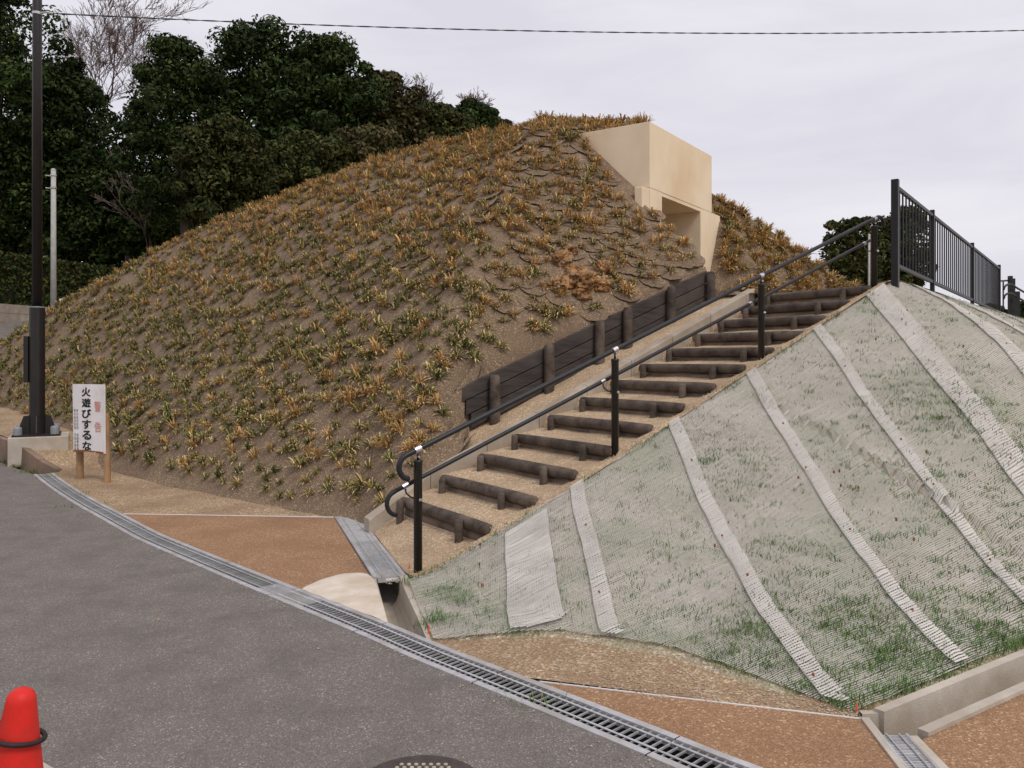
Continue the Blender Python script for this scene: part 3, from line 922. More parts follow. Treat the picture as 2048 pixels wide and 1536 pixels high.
# keep the sheet clear of the drain and the channel
def clear(p):
    d = min((Vector((p[0], p[1], 0)) - Vector((tin[i].x, tin[i].y, 0))).dot(nrm(tin, i)) if (Vector((p[0], p[1], 0)) - Vector((tin[i].x, tin[i].y, 0))).length < 0.6 else -1 for i in range(i_cr - 10, min(N_T, i_g + 60), 5))
    return True
NB = len(rows[0])
vs = [p for r in rows for p in r]; fs = []
chn = [cd_br + Vector((0.012, 0, 0)), tin[i_cr] + Vector((0.012, 0, 0))]
def right_of(p, a, c):
    return (c.x - a.x) * (p.y - a.y) - (c.y - a.y) * (p.x - a.x)
tpoly = [tin[i] for i in range(i_cr, N_T, 4)]
def outside(p):
    """on the wrong side of channel or drain"""
    if p.y > chn[1].y and right_of(p, chn[0], chn[1]) < 0: return True
    i = min(range(i_cr, N_T), key=lambda i: (p.x - tin[i].x) ** 2 + (p.y - tin[i].y) ** 2)
    if right_of(p, w2l, w2r) < 0.0: return True
    return (p - tin[i]).dot(nrm(tin, i)) > -0.0
for i in range(len(rows) - 1):
    for j in range(NB - 1):
        f = (i * NB + j, i * NB + j + 1, (i + 1) * NB + j + 1, (i + 1) * NB + j)
        if sg[i] < 1.2 and any(outside(vs[k]) for k in f):
            continue
        if sg[i + 1] < toe_s(-3.035 + (wcrest(sg[i]) + 3.035) * (j + .5) / 45) - 0.25:
            continue
        fs.append(f)
MB().add(vs, fs).build('bank', M['bank'], kind='structure', smooth=True)
# gravel between bank, channel and edging strip
gpoly = [tin[i] for i in range(i_cr, i_g + 1, 3)] + [w2r + Vector((0, 0, 0)), P(0.75, -3.03), P(0.65, -2.3), P(0.5, -1.5), P(0.1, -0.9), chn[0]]
sheet('gravel_bed', [Vector((p.x, p.y, 0)) for p in gpoly], 0.004, M['gravel'])

# ------------------------------------------------------------------ erosion net on the bank
net = empty('erosion_net', P(3, -1.5, bankz(3, -1.5)), 'whitish erosion netting pinned over the grassy bank beside the stair', 'net')
SK = 0.64                                       # the rolls lie askew to the stair
def wtop_a(a):
    if a < 5.4: return -0.13
    return (-0.12 + 0.352 * (a - 5.35)) / (1 - 0.352 * SK) - 0.05
def npos(a, w, lift=0.0):
    s_ = a + SK * w
    z = bankz(s_, w)
    t = min(1, max(0, (w + 3.02) / 2.9))
    lift += 0.009 + 0.007 * t + 0.008 * mnoise.noise(Vector((a * 2.5, w * 2.5, 7))) + 0.007 * mnoise.noise(Vector((a * 11, w * 11, 7)))
    return P(s_, w, z + lift)
def visible(p):
    return p.y > 1 and abs(p.x / p.y) < 0.70
def net_part(name, a0, a1, lift, pa, pw, ta, tw, w_lo=None, w_hi=None, seed=0):
    """woven threads: cross threads every pw along the fall, length threads every pa"""
    o = MB(); rnd_ = random.Random(seed)
    def sh(w):                                   # overlaps wander a little, rolls do not
        return 0.0 if name == 'net_panel' else 0.030 * mnoise.noise(Vector((w * 1.6, seed * 3.3, 4))) + 0.010 * mnoise.noise(Vector((w * 7, seed * 3.3, 4)))
    a = a0
    while a <= a1 + 1e-6:
        wt = (w_hi if w_hi is not None else wtop_a(a))
        pts = []
        w_ = wt
        while w_ > (w_lo if w_lo is not None else -2.98):
            s_ = a + SK * w_
            if s_ < toe_s(w_) + 0.02: break
            pts.append((a + 0.004 * mnoise.noise(Vector((w_ * 6, a * 9, 3))), w_)); w_ -= 0.09
        run = []
        for q in pts:
            p0 = npos(q[0] + sh(q[1]) - ta, q[1], lift)
            if not visible(p0):
                continue
            run.append([p0, npos(q[0] + sh(q[1]) + ta, q[1], lift)])
        if len(run) > 1: o.grid(run)
        a += pa
    w_ = w_hi if w_hi is not None else 3.2
    while w_ > (w_lo if w_lo is not None else -2.98):
        run = []
        a = max(a0, toe_s(w_) + 0.025 - SK * w_)
        while a <= a1 + 0.03:
            s_ = a + SK * w_
            ok = s_ > toe_s(w_) + 0.02 and w_ <= wtop_a(a)
            if ok:
                wob = 0.006 * mnoise.noise(Vector((a * 5, w_ * 40, 1)))
                p0 = npos(a + sh(w_), w_ - tw + wob, lift + 0.003)
                if visible(p0):
                    run.append([p0, npos(a + sh(w_), w_ + tw + wob, lift + 0.003)])
                    a += 0.06; continue
            if len(run) > 1: o.grid(run)
            run = []
            a += 0.06
        if len(run) > 1: o.grid(run)
        w_ -= pw * (1 + rnd_.uniform(-0.06, 0.06))
    if o.v:
        o.build(name, M['net'] if name == 'net_panel' else M['netstrip'], net)
SEAMS = [0.52, 1.365, 2.385, 3.34, 4.28, 5.22, 6.3, 7.4, 8.7, 10.0, 11.6, 13.4, 15.5]
for i, (a, c) in enumerate(zip([-0.2] + SEAMS[:-1], SEAMS)):
    d = 1.0 if a < 4 else 1.5
    net_part('net_panel', a, c, 0.0, 0.017, 0.0135, 0.0018, 0.0036, seed=i)
for i, a in enumerate(SEAMS[1:-1]):
    wd = 0.055 if a < 5 else (0.14 if a < 8 else 0.10)
    net_part('overlap_strip', a - wd, a + wd, 0.020, 0.021, 0.0185, 0.0028, 0.0058, seed=50 + i)
net_part('overlap_strip', 0.72, 1.08, 0.018, 0.017, 0.0135, 0.0022, 0.0046, w_lo=-1.42, w_hi=-0.22, seed=80)
for i, a in enumerate(SEAMS[:8]):
    for w_ in (-0.7, -1.35, -1.95, -2.6):
        w2 = w_ + random.uniform(-.15, .15)
        s_ = a + SK * w2
        if s_ < toe_s(w2) + 0.05: continue
        p = npos(a + random.uniform(-.02, .02), w2, 0.03)
        if visible(p):
            MB().lathe(p - Vector((0, 0, 0.02)), [(0.006, 0), (0.0075, 0.018), (0.004, 0.024)], 8).build('pin', M['rust'], net)
for i in range(16):
    a, w_ = random.uniform(1.0, 6), random.uniform(-2.7, -.4)
    p = npos(a, w_, 0.02)
    if visible(p) and a + SK * w_ > toe_s(w_) + 0.1:
        MB().lathe(p - Vector((0, 0, 0.02)), [(0.006, 0), (0.0075, 0.018), (0.004, 0.024)], 8).build('pin', M['rust'], net)

# grass growing through the net
def blade(o, p, h_, wd, lean, az, col):
    d = Vector((math.cos(az), math.sin(az), 0)); n = Vector((-d.y, d.x, 0)) * wd
    m_ = p + d * (lean * 0.35) + Vector((0, 0, h_ * 0.62)); e_ = p + d * lean + Vector((0, 0, h_))
    o.add([p - n, p + n, m_ + n * 0.7, m_ - n * 0.7, e_], [(0, 1, 2, 3), (3, 2, 4)], col)
gr = MB()
GC = [(0.055, 0.140, 0.025), (0.085, 0.190, 0.035), (0.12, 0.21, 0.05), (0.065, 0.12, 0.034), (0.18, 0.22, 0.08)]
def clump(o, p, n, h_, sp, cols=GC):
    for _ in range(n):
        q = p + Vector((random.gauss(0, sp), random.gauss(0, sp), 0))
        c = random.choice(cols); k = random.uniform(.75, 1.25)
        blade(o, q, h_ * random.uniform(.5, 1.2), random.uniform(.0014, .0026), h_ * random.uniform(.3, 1.3), random.uniform(0, 6.28), tuple(x * k for x in c))
cnt = 0
while cnt < 14000:
    s_ = random.uniform(-0.6, 12) if random.random() < .45 else random.uniform(-0.6, 5)
    w_ = random.uniform(-3.0, wcrest(s_) - 0.03)
    if s_ < toe_s(w_) + 0.03: continue
    p = P(s_, w_, bankz(s_, w_))
    if not visible(p): continue
    t = (w_ + 3.02) / (wcrest(s_) + 3.02)
    den = 0.16 + 1.3 * max(0, mnoise.noise(Vector((s_ * 1.1, w_ * 1.1, 11)))) + 0.6 * max(0, mnoise.noise(Vector((s_ * 3.7, w_ * 3.7, 15)))) + 0.85 * max(0, 0.42 - t)
    if t > 0.9: den *= 0.6
    if random.random() > den: continue
    cnt += 1
    big = random.random() < 0.05 + 0.22 * max(0, 0.6 - t)
    if big: clump(gr, p, random.randint(14, 28), random.uniform(.025, .045), 0.034, GC[:4])
    else: clump(gr, p, random.randint(2, 5), random.uniform(.018, .034), 0.022, GC + [(0.22, 0.24, 0.10), (0.38, 0.33, 0.20), (0.30, 0.30, 0.16)])
for px, py, n in ((900, 1190, 30), (880, 1250, 40), (930, 1210, 22), (985, 1240, 24), (890, 1135, 22), (910, 1125, 18), (930, 1110, 14)):
    m, k = (px - 1024) / F, 0
    p0 = at(px, py)
    for _ in range(n):
        clump(gr, p0 + Vector((random.gauss(0, .06), random.gauss(0, .06), 0.0)), 5, .07, .02, GC[:4])
# along the crest and the foot of the bank
for _ in range(420):
    s_ = random.uniform(-0.2, 5.4)
    if mnoise.noise(Vector((s_ * 2.2, 0, 5))) < -0.05: continue
    w_ = -0.13 + random.uniform(-.04, .02)
    clump(gr, P(s_, w_, bankz(s_, w_)), 4, .05, .015)
for _ in range(260):
    s_ = random.uniform(0.5, 4)
    w_ = -3.0 + abs(random.gauss(0, .05))
    if mnoise.noise(Vector((s_ * 3, 1, 5))) < 0.0: continue
    clump(gr, P(s_, w_, 0.02), 6, .045, .025)
# weeds beside drain and kerb
for px, py, n in ((1052, 1408, 8), (186, 990, 5), (205, 1008, 3), (30, 934, 26), (60, 945, 18), (12, 925, 22), (95, 955, 6), (130, 1015, 5), (330, 1150, 0)):
    p0 = at(px, py)
    for _ in range(n):
        clump(gr, p0 + Vector((random.gauss(0, .07), random.gauss(0, .05), 0)), 5, .055, .02, GC[1:] + [(0.25, 0.19, 0.08)])
gr.build('grass', M['grass'], label='short green grass sprouting through the net and along the edges', cat='grass', kind='stuff')

# ------------------------------------------------------------------ handrail on the stair
hr = empty('handrail', P(0, 0, 0.04), 'black double handrail on four posts climbing the log stair', 'handrail')
PS = [0.0, 1.777, 3.553, 5.33]
RZ = lambda s: 0.885 + 0.3925 * s
def arc(c, x, y, r, a0, a1, n=10):
    return [c + x * (r * math.cos(a0 + (a1 - a0) * k / n)) + y * (r * math.sin(a0 + (a1 - a0) * k / n)) for k in range(n + 1)]
sl = math.atan(0.3925)
Ld = (U * math.cos(sl) + Vector((0, 0, math.sin(sl)))).normalized()   # up along the rail
Ln = Vector((0, 0, 1)).cross(Ld); Ln = Ld.cross(Vector((-U.y, U.x, 0))) * 1.0
Ln = (Vector((0, 0, 1)) - Ld * Ld.z).normalized()                      # square to the rail, upwards
def rail(name, w_, drop, r, s_a, s_b, top_curl, rb):
    A_ = P(s_a, w_, RZ(s_a) - drop); B_ = P(s_b, w_, RZ(s_b) - drop)
    ca_ = A_ - Ln * rb                          # lower end: a half circle hanging down and back
    pts = [p for p in reversed(arc(ca_, Ln, -Ld, rb, 0, math.radians(150)))]
    n_ = 24
    pts += [A_ + (B_ - A_) * k / n_ for k in range(1, n_ + 1)]
    if top_curl:
        cb_ = B_ - Ln * rb
        pts += arc(cb_, Ln, Ld, rb, 0, math.radians(120))[1:]
    return MB().tube(pts, r, 12).build(name, M['rail'], hr, smooth=True)
rail('upper_rail', 0.0, 0.0, 0.0195, -0.09, 5.38, True, 0.085)
rail('lower_rail', 0.085, 0.235, 0.016, -0.14, 5.42, False, 0.085)
for q in PS:
    zb = crest(q) - 0.12
    zt = RZ(q) - 0.075
    post = MB().lathe(P(q, 0, 0), [(0.030, zb), (0.030, zt - 0.02), (0.033, zt - 0.018), (0.033, zt - 0.002), (0.028, zt + 0.004)], 18).build('post', M['black'], hr, smooth=False)
    for pl in post.data.polygons: pl.use_smooth = len(pl.vertices) == 4
    MB().tube([P(q, 0, zt), P(q, 0, zt + 0.06)], 0.009, 10).build('bracket', M['black'], hr, smooth=True)
    MB().lathe(P(q, -0.012, zt + 0.026), [(0.008, -0.006), (0.010, 0.0), (0.008, 0.006)], 10, axis=-W).build('bolt', M['steel'], hr)
    c0 = P(q, 0, RZ(q))
    MB().tube([c0 - Ld * 0.024, c0 + Ld * 0.024], 0.0225, 14).build('clamp', M['steel'], hr, smooth=False)
    s2 = q - 0.055
    c1 = P(s2, 0.085, RZ(s2) - 0.235)
    MB().tube([c1 - Ld * 0.022, c1 + Ld * 0.022], 0.019, 14).build('clamp', M['steel'], hr, smooth=False)
    zz = RZ(s2) - 0.235
    MB().tube([c1 - Vector((0, 0, 0.018)), P(s2 + 0.005, 0.08, zz - 0.05), P(s2 + 0.025, 0.06, zz - 0.075), P(q - 0.01, 0.02, zz - 0.085)], 0.0065, 8).build('lower_bracket', M['black'], hr, smooth=True)
    MB().lathe(P(q, -0.030, zz - 0.085), [(0.011, 0.0), (0.012, 0.010), (0.008, 0.018)], 10, axis=-W).build('bolt', M['steel'], hr)

# ------------------------------------------------------------------ fence on the terrace edge
fn = empty('fence', (3.95, 8.54, 2.35), 'black vertical bar fence along the top edge of the bank', 'fence')
FA, FD = Vector((3.95, 8.54, 0)), Vector((0.598, 0.801, 0)).normalized()
FP = [0.0, 2.0, 5.2, 8.44]
FN = Vector((-FD.y, FD.x, 0))
def fz(k): return 3.345 - 0.012 * k
for i, k in enumerate(FP):
    c = FA + FD * k
    hw = 0.034 if i == 0 else 0.024
    zt, zb = fz(k) + 0.015, 2.15
    MB().box(Vector((c.x, c.y, (zt + zb) / 2)), FD * hw, FN * hw, (0, 0, (zt - zb) / 2)).build('post', M['fence'], fn)
for a, c in zip(FP, FP[1:]):
    a2, c2 = a + 0.03, c - 0.026
    for dz, hh in ((-0.055, 0.018), (-0.865, 0.018)):
        p0, p1 = FA + FD * a2, FA + FD * c2
        q0 = Vector((p0.x, p0.y, fz(a2) + dz)); q1 = Vector((p1.x, p1.y, fz(c2) + dz))
        MB().box((q0 + q1) / 2, (q1 - q0) / 2, FN * 0.017, (0, 0, hh)).build('top_rail' if dz > -.5 else 'bottom_rail', M['fence'], fn)
    n_ = int((c2 - a2) / 0.15)
    for j in range(1, n_):
        k = a2 + (c2 - a2) * j / n_
        p = FA + FD * k
        MB().box(Vector((p.x, p.y, fz(k) - 0.46)), FD * 0.0075, FN * 0.0075, (0, 0, 0.387)).build('bar', M['fence'], fn)
# short end piece and the far handrail beyond
fe = empty('fence', far(2020, 643, 16.2), 'short black fence end with thin bar beside the far handrail', 'fence')
def vpost(name, px, yt, yb, d, hw, m_, par):
    a, c = far(px, yt, d), far(px, yb, d)
    return MB().box((a + c) / 2, (hw, 0, 0), (0, hw, 0), (0, 0, (a - c).length / 2)).build(name, m_, par)
vpost('post', 2020.5, 552, 648, 16.2, 0.033, M['fence'], fe)
vpost('post', 2027.5, 557, 648, 17.6, 0.022, M['fence'], fe)
vpost('bar', 2006.5, 563, 645, 16.0, 0.010, M['fence'], fe)
a, c = far(2001, 562, 15.9), far(2017, 561, 16.2)
MB().box((a + c) / 2, (c - a) / 2, (0, 0.015, 0), (0, 0, 0.016)).build('top_rail', M['fence'], fe)
h2 = empty('handrail', far(2035, 648, 16.0), 'small black double handrail descending at the right edge', 'handrail')
vpost('post', 2034.5, 583, 655, 15.9, 0.034, M['fence'], h2)
for dy in (0, 18):
    pts = [far(x_, y_ + dy, d_) for x_, y_, d_ in ((2007, 580, 15.6), (2009, 574, 15.6), (2013, 570, 15.65), (2019, 568.5, 15.7), (2025, 570, 15.75), (2034, 576, 15.9), (2060, 591, 16.3), (2120, 626, 17.2))]
    MB().tube(pts, 0.020, 10).build('rail', M['rail'], h2, smooth=True)

# ------------------------------------------------------------------ lamp post
LX = Vector((-6.59, 11.5, 0)); LZ = EYE - (870 - HOR) / F * 11.5
lp = empty('lamp_post', (LX.x, LX.y, LZ - 0.14), 'tall dark brown lamp post on a concrete footing beside the warning sign', 'lamp post')
rot = Matrix.Rotation(math.radians(27), 3, 'Z')
ex, ey = rot @ Vector((1, 0, 0)), rot @ Vector((0, 1, 0))
ft = MB().box(Vector((LX.x, LX.y, LZ - 0.20)) + Vector((0.02, 0.03, 0)), ex * 0.36, ey * 0.36, (0, 0, 0.20)).build('footing', M['concrete'], lp)
bevel(ft, 0.012)
MB().box(Vector((LX.x, LX.y, LZ + 0.013)), ex * 0.29, ey * 0.29, (0, 0, 0.012)).build('base_plate', M['lamp'], lp)
MB().lathe(Vector((LX.x, LX.y, LZ + 0.024)), [(0.098, 0), (0.098, 1.74), (0.090, 1.76)], 16).build('lower_casing', M['lamp'], lp)
MB().lathe(Vector((LX.x, LX.y, LZ + 1.78)), [(0.066, 0), (0.060, 4.0), (0.055, 6.5)], 20).build('shaft', M['lamp'], lp, smooth=True)
MB().lathe(Vector((LX.x, LX.y, LZ + 1.765)), [(0.100, 0), (0.100, 0.016)], 16).build('collar', M['cap'], lp)
for a in range(4):
    d = rot @ Vector((math.cos(a * math.pi / 2), math.sin(a * math.pi / 2), 0))
    n = Vector((-d.y, d.x, 0)) * 0.006
    p0 = Vector((LX.x, LX.y, LZ + 0.026))
    v_ = [p0 + d * 0.09, p0 + d * 0.24, p0 + d * 0.24 + Vector((0, 0, 0.02)), p0 + d * 0.165 + Vector((0, 0, 0.24)), p0 + d * 0.09 + Vector((0, 0, 0.25))]
    MB().add([q + n for q in v_] + [q - n for q in v_], [(0, 1, 2, 3, 4), (9, 8, 7, 6, 5)] + [(i, i + 5, (i + 1) % 5 + 5, (i + 1) % 5) for i in range(5)]).build('gusset', M['lamp'], lp)
for sx in (-1, 1):
    for sy in (-1, 1):
        c = Vector((LX.x, LX.y, LZ + 0.025)) + ex * (0.22 * sx) + ey * (0.22 * sy)
        MB().lathe(c, [(0.054, 0), (0.054, 0.085), (0.045, 0.105), (0.02, 0.113)], 16).build('anchor_cap', M['cap'], lp, smooth=False)
MB().box(Vector((LX.x - 0.115, LX.y - 0.02, LZ + 1.05)), (0.03, 0, 0), (0, 0.06, 0), (0, 0, 0.32)).build('side_box', M['lamp'], lp)
zb_ = EYE + (HOR - 27) / F * 11.5
MB().lathe(Vector((LX.x, LX.y, zb_ - 0.02)), [(0.066, 0), (0.066, 0.035)], 18).build('band', M['galv'], lp)
MB().tube([Vector((LX.x + 0.06, LX.y - .02, zb_)), Vector((LX.x + 0.16, LX.y - .02, zb_ + 0.01)), Vector((LX.x + 0.22, LX.y, zb_))], 0.014, 8).build('cable_hook', M['galv'], lp)
# overhead twisted cable
ca0 = Vector((LX.x + 0.22, LX.y, zb_)); ca1 = far(2500, 44, 15.0)
pts = []
n_ = 420
for k in range(n_ + 1):
    t = k / n_
    p = ca0 + (ca1 - ca0) * t
    p.z -= 0.155 * 4 * t * (1 - t) * 1.55
    pts.append(p)
cbm = MB()
for ph in (0, math.pi):
    cbm.tube([p + Vector((0, math.cos(k * 0.55 + ph), math.sin(k * 0.55 + ph))) * 0.0055 for k, p in enumerate(pts)], 0.0055, 5)
cbm.build('overhead_cable', M['cable'], label='thin twisted overhead cable crossing the sky from the lamp post', cat='cable')

# ------------------------------------------------------------------ warning sign
sgn_d = 10.0
def sp(px, py, dd=0.0):
    return far(px, py, sgn_d + dd)
sg_ = empty('warning_sign', at(190, 955, gbed), 'white warning board with black vertical Japanese lettering on two wooden stakes', 'sign')
tl, tr, bl, br_ = sp(145, 768, 0.12), sp(209, 769, -0.04), sp(147, 902, 0.12), sp(209.5, 908, -0.04)
ux = (tr - tl).normalized(); uy = (tl - bl).normalized(); un = ux.cross(uy).normalized()
if un.y > 0: un = -un
prof = [tl, tr, br_, sp(200, 905.5), sp(192, 905), sp(187, 903.5), sp(182, 904), sp(165, 903), bl]
vs = [p for p in prof] + [p - un * 0.012 for p in prof]
n_ = len(prof)
pl0 = tl; 
vs = [p - un * ((p - pl0).dot(un)) for p in prof]; vs = vs + [p - un * 0.014 for p in vs]
MB().add(vs, [tuple(range(n_)), tuple(reversed(range(n_, 2 * n_)))] + [(i, i + n_, (i + 1) % n_ + n_, (i + 1) % n_) for i in range(n_)]).build('board', M['signwhite'], sg_)
rs = MB()
for i in range(2, n_ - 1):
    a, c = vs[i], vs[i + 1]
    m_ = (a + c) / 2
    rs.box(m_ + uy * 0.004 + un * 0.0015, (c - a) / 2, uy * random.uniform(.006, .014), un * 0.0012)
rs.build('rusty_edge', M['rust'], sg_)
e0, e1 = vs[1], vs[2]
MB().box((e0 + e1) / 2 - ux * 0.008 + un * 0.002, ux * 0.006, (e0 - e1) / 2, un * 0.003).build('edge_trim', M['signwhite'], sg_)
SX, SY = 64.0, 135.0                            # the board's size in picture points; its metric scale follows
kx = (tr - tl).length / SX; ky = (tl - bl).length / SY
def glyph(ch, px, py, hpx, wpx, m_, bold):
    cu = bpy.data.curves.new('glyph', 'FONT'); cu.body = ch; cu.size = 1.0
    ob = bpy.data.objects.new('glyph', cu); COL.objects.link(ob)
    bpy.context.view_layer.update()
    me = bpy.data.meshes.new_from_object(ob.evaluated_get(bpy.context.evaluated_depsgraph_get()))
    bpy.data.objects.remove(ob)
    co = np.array([v.co[:] for v in me.vertices])
    if len(co) == 0: return
    mn, mxx = co.min(0), co.max(0); s_ = np.maximum(mxx - mn, 1e-4)
    tri = [tuple(p.vertices) for p in me.polygons]
    o = MB()
    sh = [(0, 0)] if not bold else [(0, 0), (bold, 0), (-bold, 0), (0, bold), (0, -bold), (bold * .7, bold * .7), (-bold * .7, -bold * .7), (bold * .7, -bold * .7), (-bold * .7, bold * .7)]
    for k, (ox, oy) in enumerate(sh):           # struck several times for a bold face
        vs_ = []
        for p in co:
            a = ((p[0] - mn[0]) / s_[0] - .5) * (1 - 2 * bold) + ox; c = ((p[1] - mn[1]) / s_[1] - .5) * (1 - 2 * bold) + oy
            vs_.append(tl + ux * ((px - 145 + a * wpx) * kx) - uy * ((py - 768 - c * hpx) * ky) + un * (0.0025 + 0.0002 * k))
        o.add(vs_, tri)
    o.build('letter', m_, sg_)
for i, ch_ in enumerate('火遊びするな'):
    glyph(ch_, 172.5, 783.5 + i * 21.6, 18.5, 18 if ch_ != 'び' else 19, M['signblack'], 0.035)
for ch_, y_ in (('警', 812), ('告', 853)):
    glyph(ch_, 195, y_, 21, 13, M['signred'], 0.02)
for i, ch_ in enumerate('東広島消防団 高田警察署'):
    if ch_ != ' ': glyph(ch_, 154, 821 + i * 7.0, 5.8, 3.6, M['signblack'], 0.0)
for i, ch_ in enumerate('東広島消防署 平田分団長'):
    if ch_ != ' ': glyph(ch_, 149, 821 + i * 7.0, 5.8, 3.6, M['signblack'], 0.0)
rp = sp(217, 963, -0.0)
a, c = sp(218.5, 826, 0.10), at(215, 966, gbed)
MB().tube([c - Vector((0, 0, 0.15)), c + Vector((0, 0, .3)), Vector((a.x, c.y, a.z))], [0.040, 0.037, 0.034], 10, jit=0.03).build('stake', M['wood'], sg_)
a, c = sp(160, 800, 0.22), at(160, 942, gbed)
c = Vector((a.x, a.y, gbed(a.x, a.y)))
MB().tube([c - Vector((0, 0, 0.15)), c + Vector((0, 0, .3)), Vector((a.x, a.y, a.z))], [0.046, 0.043, 0.040], 10, jit=0.03).build('stake', M['bark' if False else 'wood'], sg_)

# ------------------------------------------------------------------ cone, manhole, pegs
cx = Vector((-1.262, 2.04, 0))
cn_ = empty('traffic_cone', cx, 'bright red traffic cone with black ring at the lower left corner', 'traffic cone')
lean = Vector((0.092, -0.02, 1)).normalized()
prof = [(0.150, 0.03), (0.145, 0.05), (0.034, 0.665), (0.030, 0.685), (0.020, 0.698), (0.006, 0.702)]
prof = [(0.135, 0.03)] + [(0.128 - 0.094 * k / 8, 0.05 + 0.615 * k / 8) for k in range(9)] + [(0.0325, 0.678), (0.027, 0.690), (0.017, 0.698), (0.005, 0.7015)]
MB().lathe(cx, prof, 40, axis=lean).build('body', M['cone'], cn_, smooth=True)
o = MB().box(cx + Vector((0, 0, 0.016)), (0.19, 0, 0), (0, 0.19, 0), (0, 0, 0.015)).build('base', M['cone'], cn_)
bevel(o, 0.02, 3)
rb_ = empty('cone_bar', cx + lean * 0.585, 'black cone bar with its loop dropped over the red cone', 'bar')
cc = cx + lean * 0.582
ring = [cc + Vector((math.cos(a) * 0.057, math.sin(a) * 0.057, 0.012 * math.cos(a + 2.6))) for a in np.linspace(0, 2 * math.pi, 33)]
MB().tube(ring, 0.0062, 8, cap=False).build('loop', M['rubber'], rb_, smooth=True)
d = Vector((-0.97, 0.24, 0.0)).normalized()
MB().tube([cc + d * 0.055 + Vector((0, 0, .012)), cc + d * 0.10 + Vector((0, 0, .022)), cc + d * 1.35 + Vector((0, 0, 0.02))], [0.016, 0.019, 0.017], 12).build('rod', M['rubber'], rb_, smooth=True)
mh = Vector((-0.325, 2.905, 0)); MR = 0.222
mhe = empty('manhole_cover', mh, 'round cast iron manhole cover with pale dots at the bottom edge', 'manhole')
MB().lathe(mh, [(MR, -0.05), (MR, 0.009), (MR - 0.03, 0.011)], 48).build('rim', M['iron'], mhe)
MB().lathe(mh, [(MR - 0.034, -0.05), (MR - 0.034, 0.0115), (MR - 0.05, 0.0125)], 48).build('plate', M['iron'], mhe)
M['lug'] = mat('worn_lug', (0.30, 0.27, 0.20), (0.48, 0.44, 0.34), 40, 0.7, 0.3, 120)
for i in range(-7, 8):
    for j in range(-7, 8):
        p = mh + Vector(((i + 0.5 * (j % 2)) * 0.027, j * 0.0235, 0.0128))
        if (p - mh).length < MR - 0.058:
            MB().lathe(p, [(0.0085, 0), (0.0075, 0.003), (0.004, 0.0042)], 7).build('lug', M['lug'], mhe)
for px, py, lab in ((818, 1142, 'small orange marker peg beside the foot of the handrail post'), (857, 1268, 'small orange marker peg at the end of the open channel'), (1712, 1427, 'small orange marker peg at the lower corner of the netted bank')):
    p = at(px, py)
    if px == 818: p = p + Vector((0, 0, 0.0))
    MB().tube([p - Vector((0, 0, 0.03)), p + Vector((0.002, 0, 0.025)), p + Vector((0.004, 0, 0.045))], [0.004, 0.005, 0.004], 8).build('marker_peg', M['peg'], label=lab, cat='peg')
# pale kerb stone end in the lower left corner
p0, p1 = at(62, 1514), at(108, 1541)
t = (p1 - p0).normalized(); n = Vector((-t.y, t.x, 0))
if n.y > 0: n = -n
o = MB().box((p0 + p1) / 2 + n * 0.06 + t * 0.1 + Vector((0, 0, 0.0)), t * 0.25, n * 0.06, (0, 0, 0.012)).build('kerb_stone', M['concrete'], label='pale flat kerb stone behind the traffic cone', cat='kerb')
bevel(o, 0.006)

# ------------------------------------------------------------------ stump in the mound
def mound_hit(px, py):
    m, k = (px - 1024) / F, (HOR - py) / F
    d = 7.0
    while d < 22:
        z, t = mound(m * d, d)
        if t < 1.02 and z > EYE + k * d:
            return Vector((m * d, d, z))
        d += 0.02
    return None
sc = mound_hit(1158, 565)
st = empty('tree_stump', sc, 'crumbling orange brown stump bulging from the mound above the board wall', 'stump')
def lump(name, c, r, seed, flat=0.7, rough=0.55, m_=None, pts=900):
    import bmesh
    bm = bmesh.new(); bmesh.ops.create_icosphere(bm, subdivisions=4, radius=1)
    for v in bm.verts:
        n = v.co.normalized()
        q = n * 1.6 + Vector((seed, seed * .7, 0))
        k = 1 + rough * mnoise.noise(q) + rough * .6 * mnoise.noise(q * 2.3) + rough * .4 * abs(mnoise.noise(q * 5)) + rough * .30 * mnoise.noise(q * 11) - rough * .5 * abs(mnoise.noise(Vector((q.x * 3, q.y * 3, q.z * 9))))
        v.co = Vector((n.x * r * k, n.y * r * k, n.z * r * flat * k)) + c
    me = bpy.data.meshes.new(name); bm.to_mesh(me); bm.free(); me.materials.append(M['stump'])
    return put(name, me, st)
lump('stump_core', sc + Vector((0.0, 0.0, -0.02)), 0.20, 2.0, 0.8, 0.42)
for i, (px, py, r) in enumerate(((1120, 520, 0.13), (1205, 540, 0.12), (1115, 572, 0.12), (1200, 568, 0.13), (1160, 590, 0.12), (1140, 505, 0.10), (1150, 545, .12))):
    hpt = mound_hit(px, py)
    if hpt is not None:
        lump('stump_root', hpt + Vector((0, 0, -0.01)), r, 5.0 + i * 1.7, 0.8, 0.5)

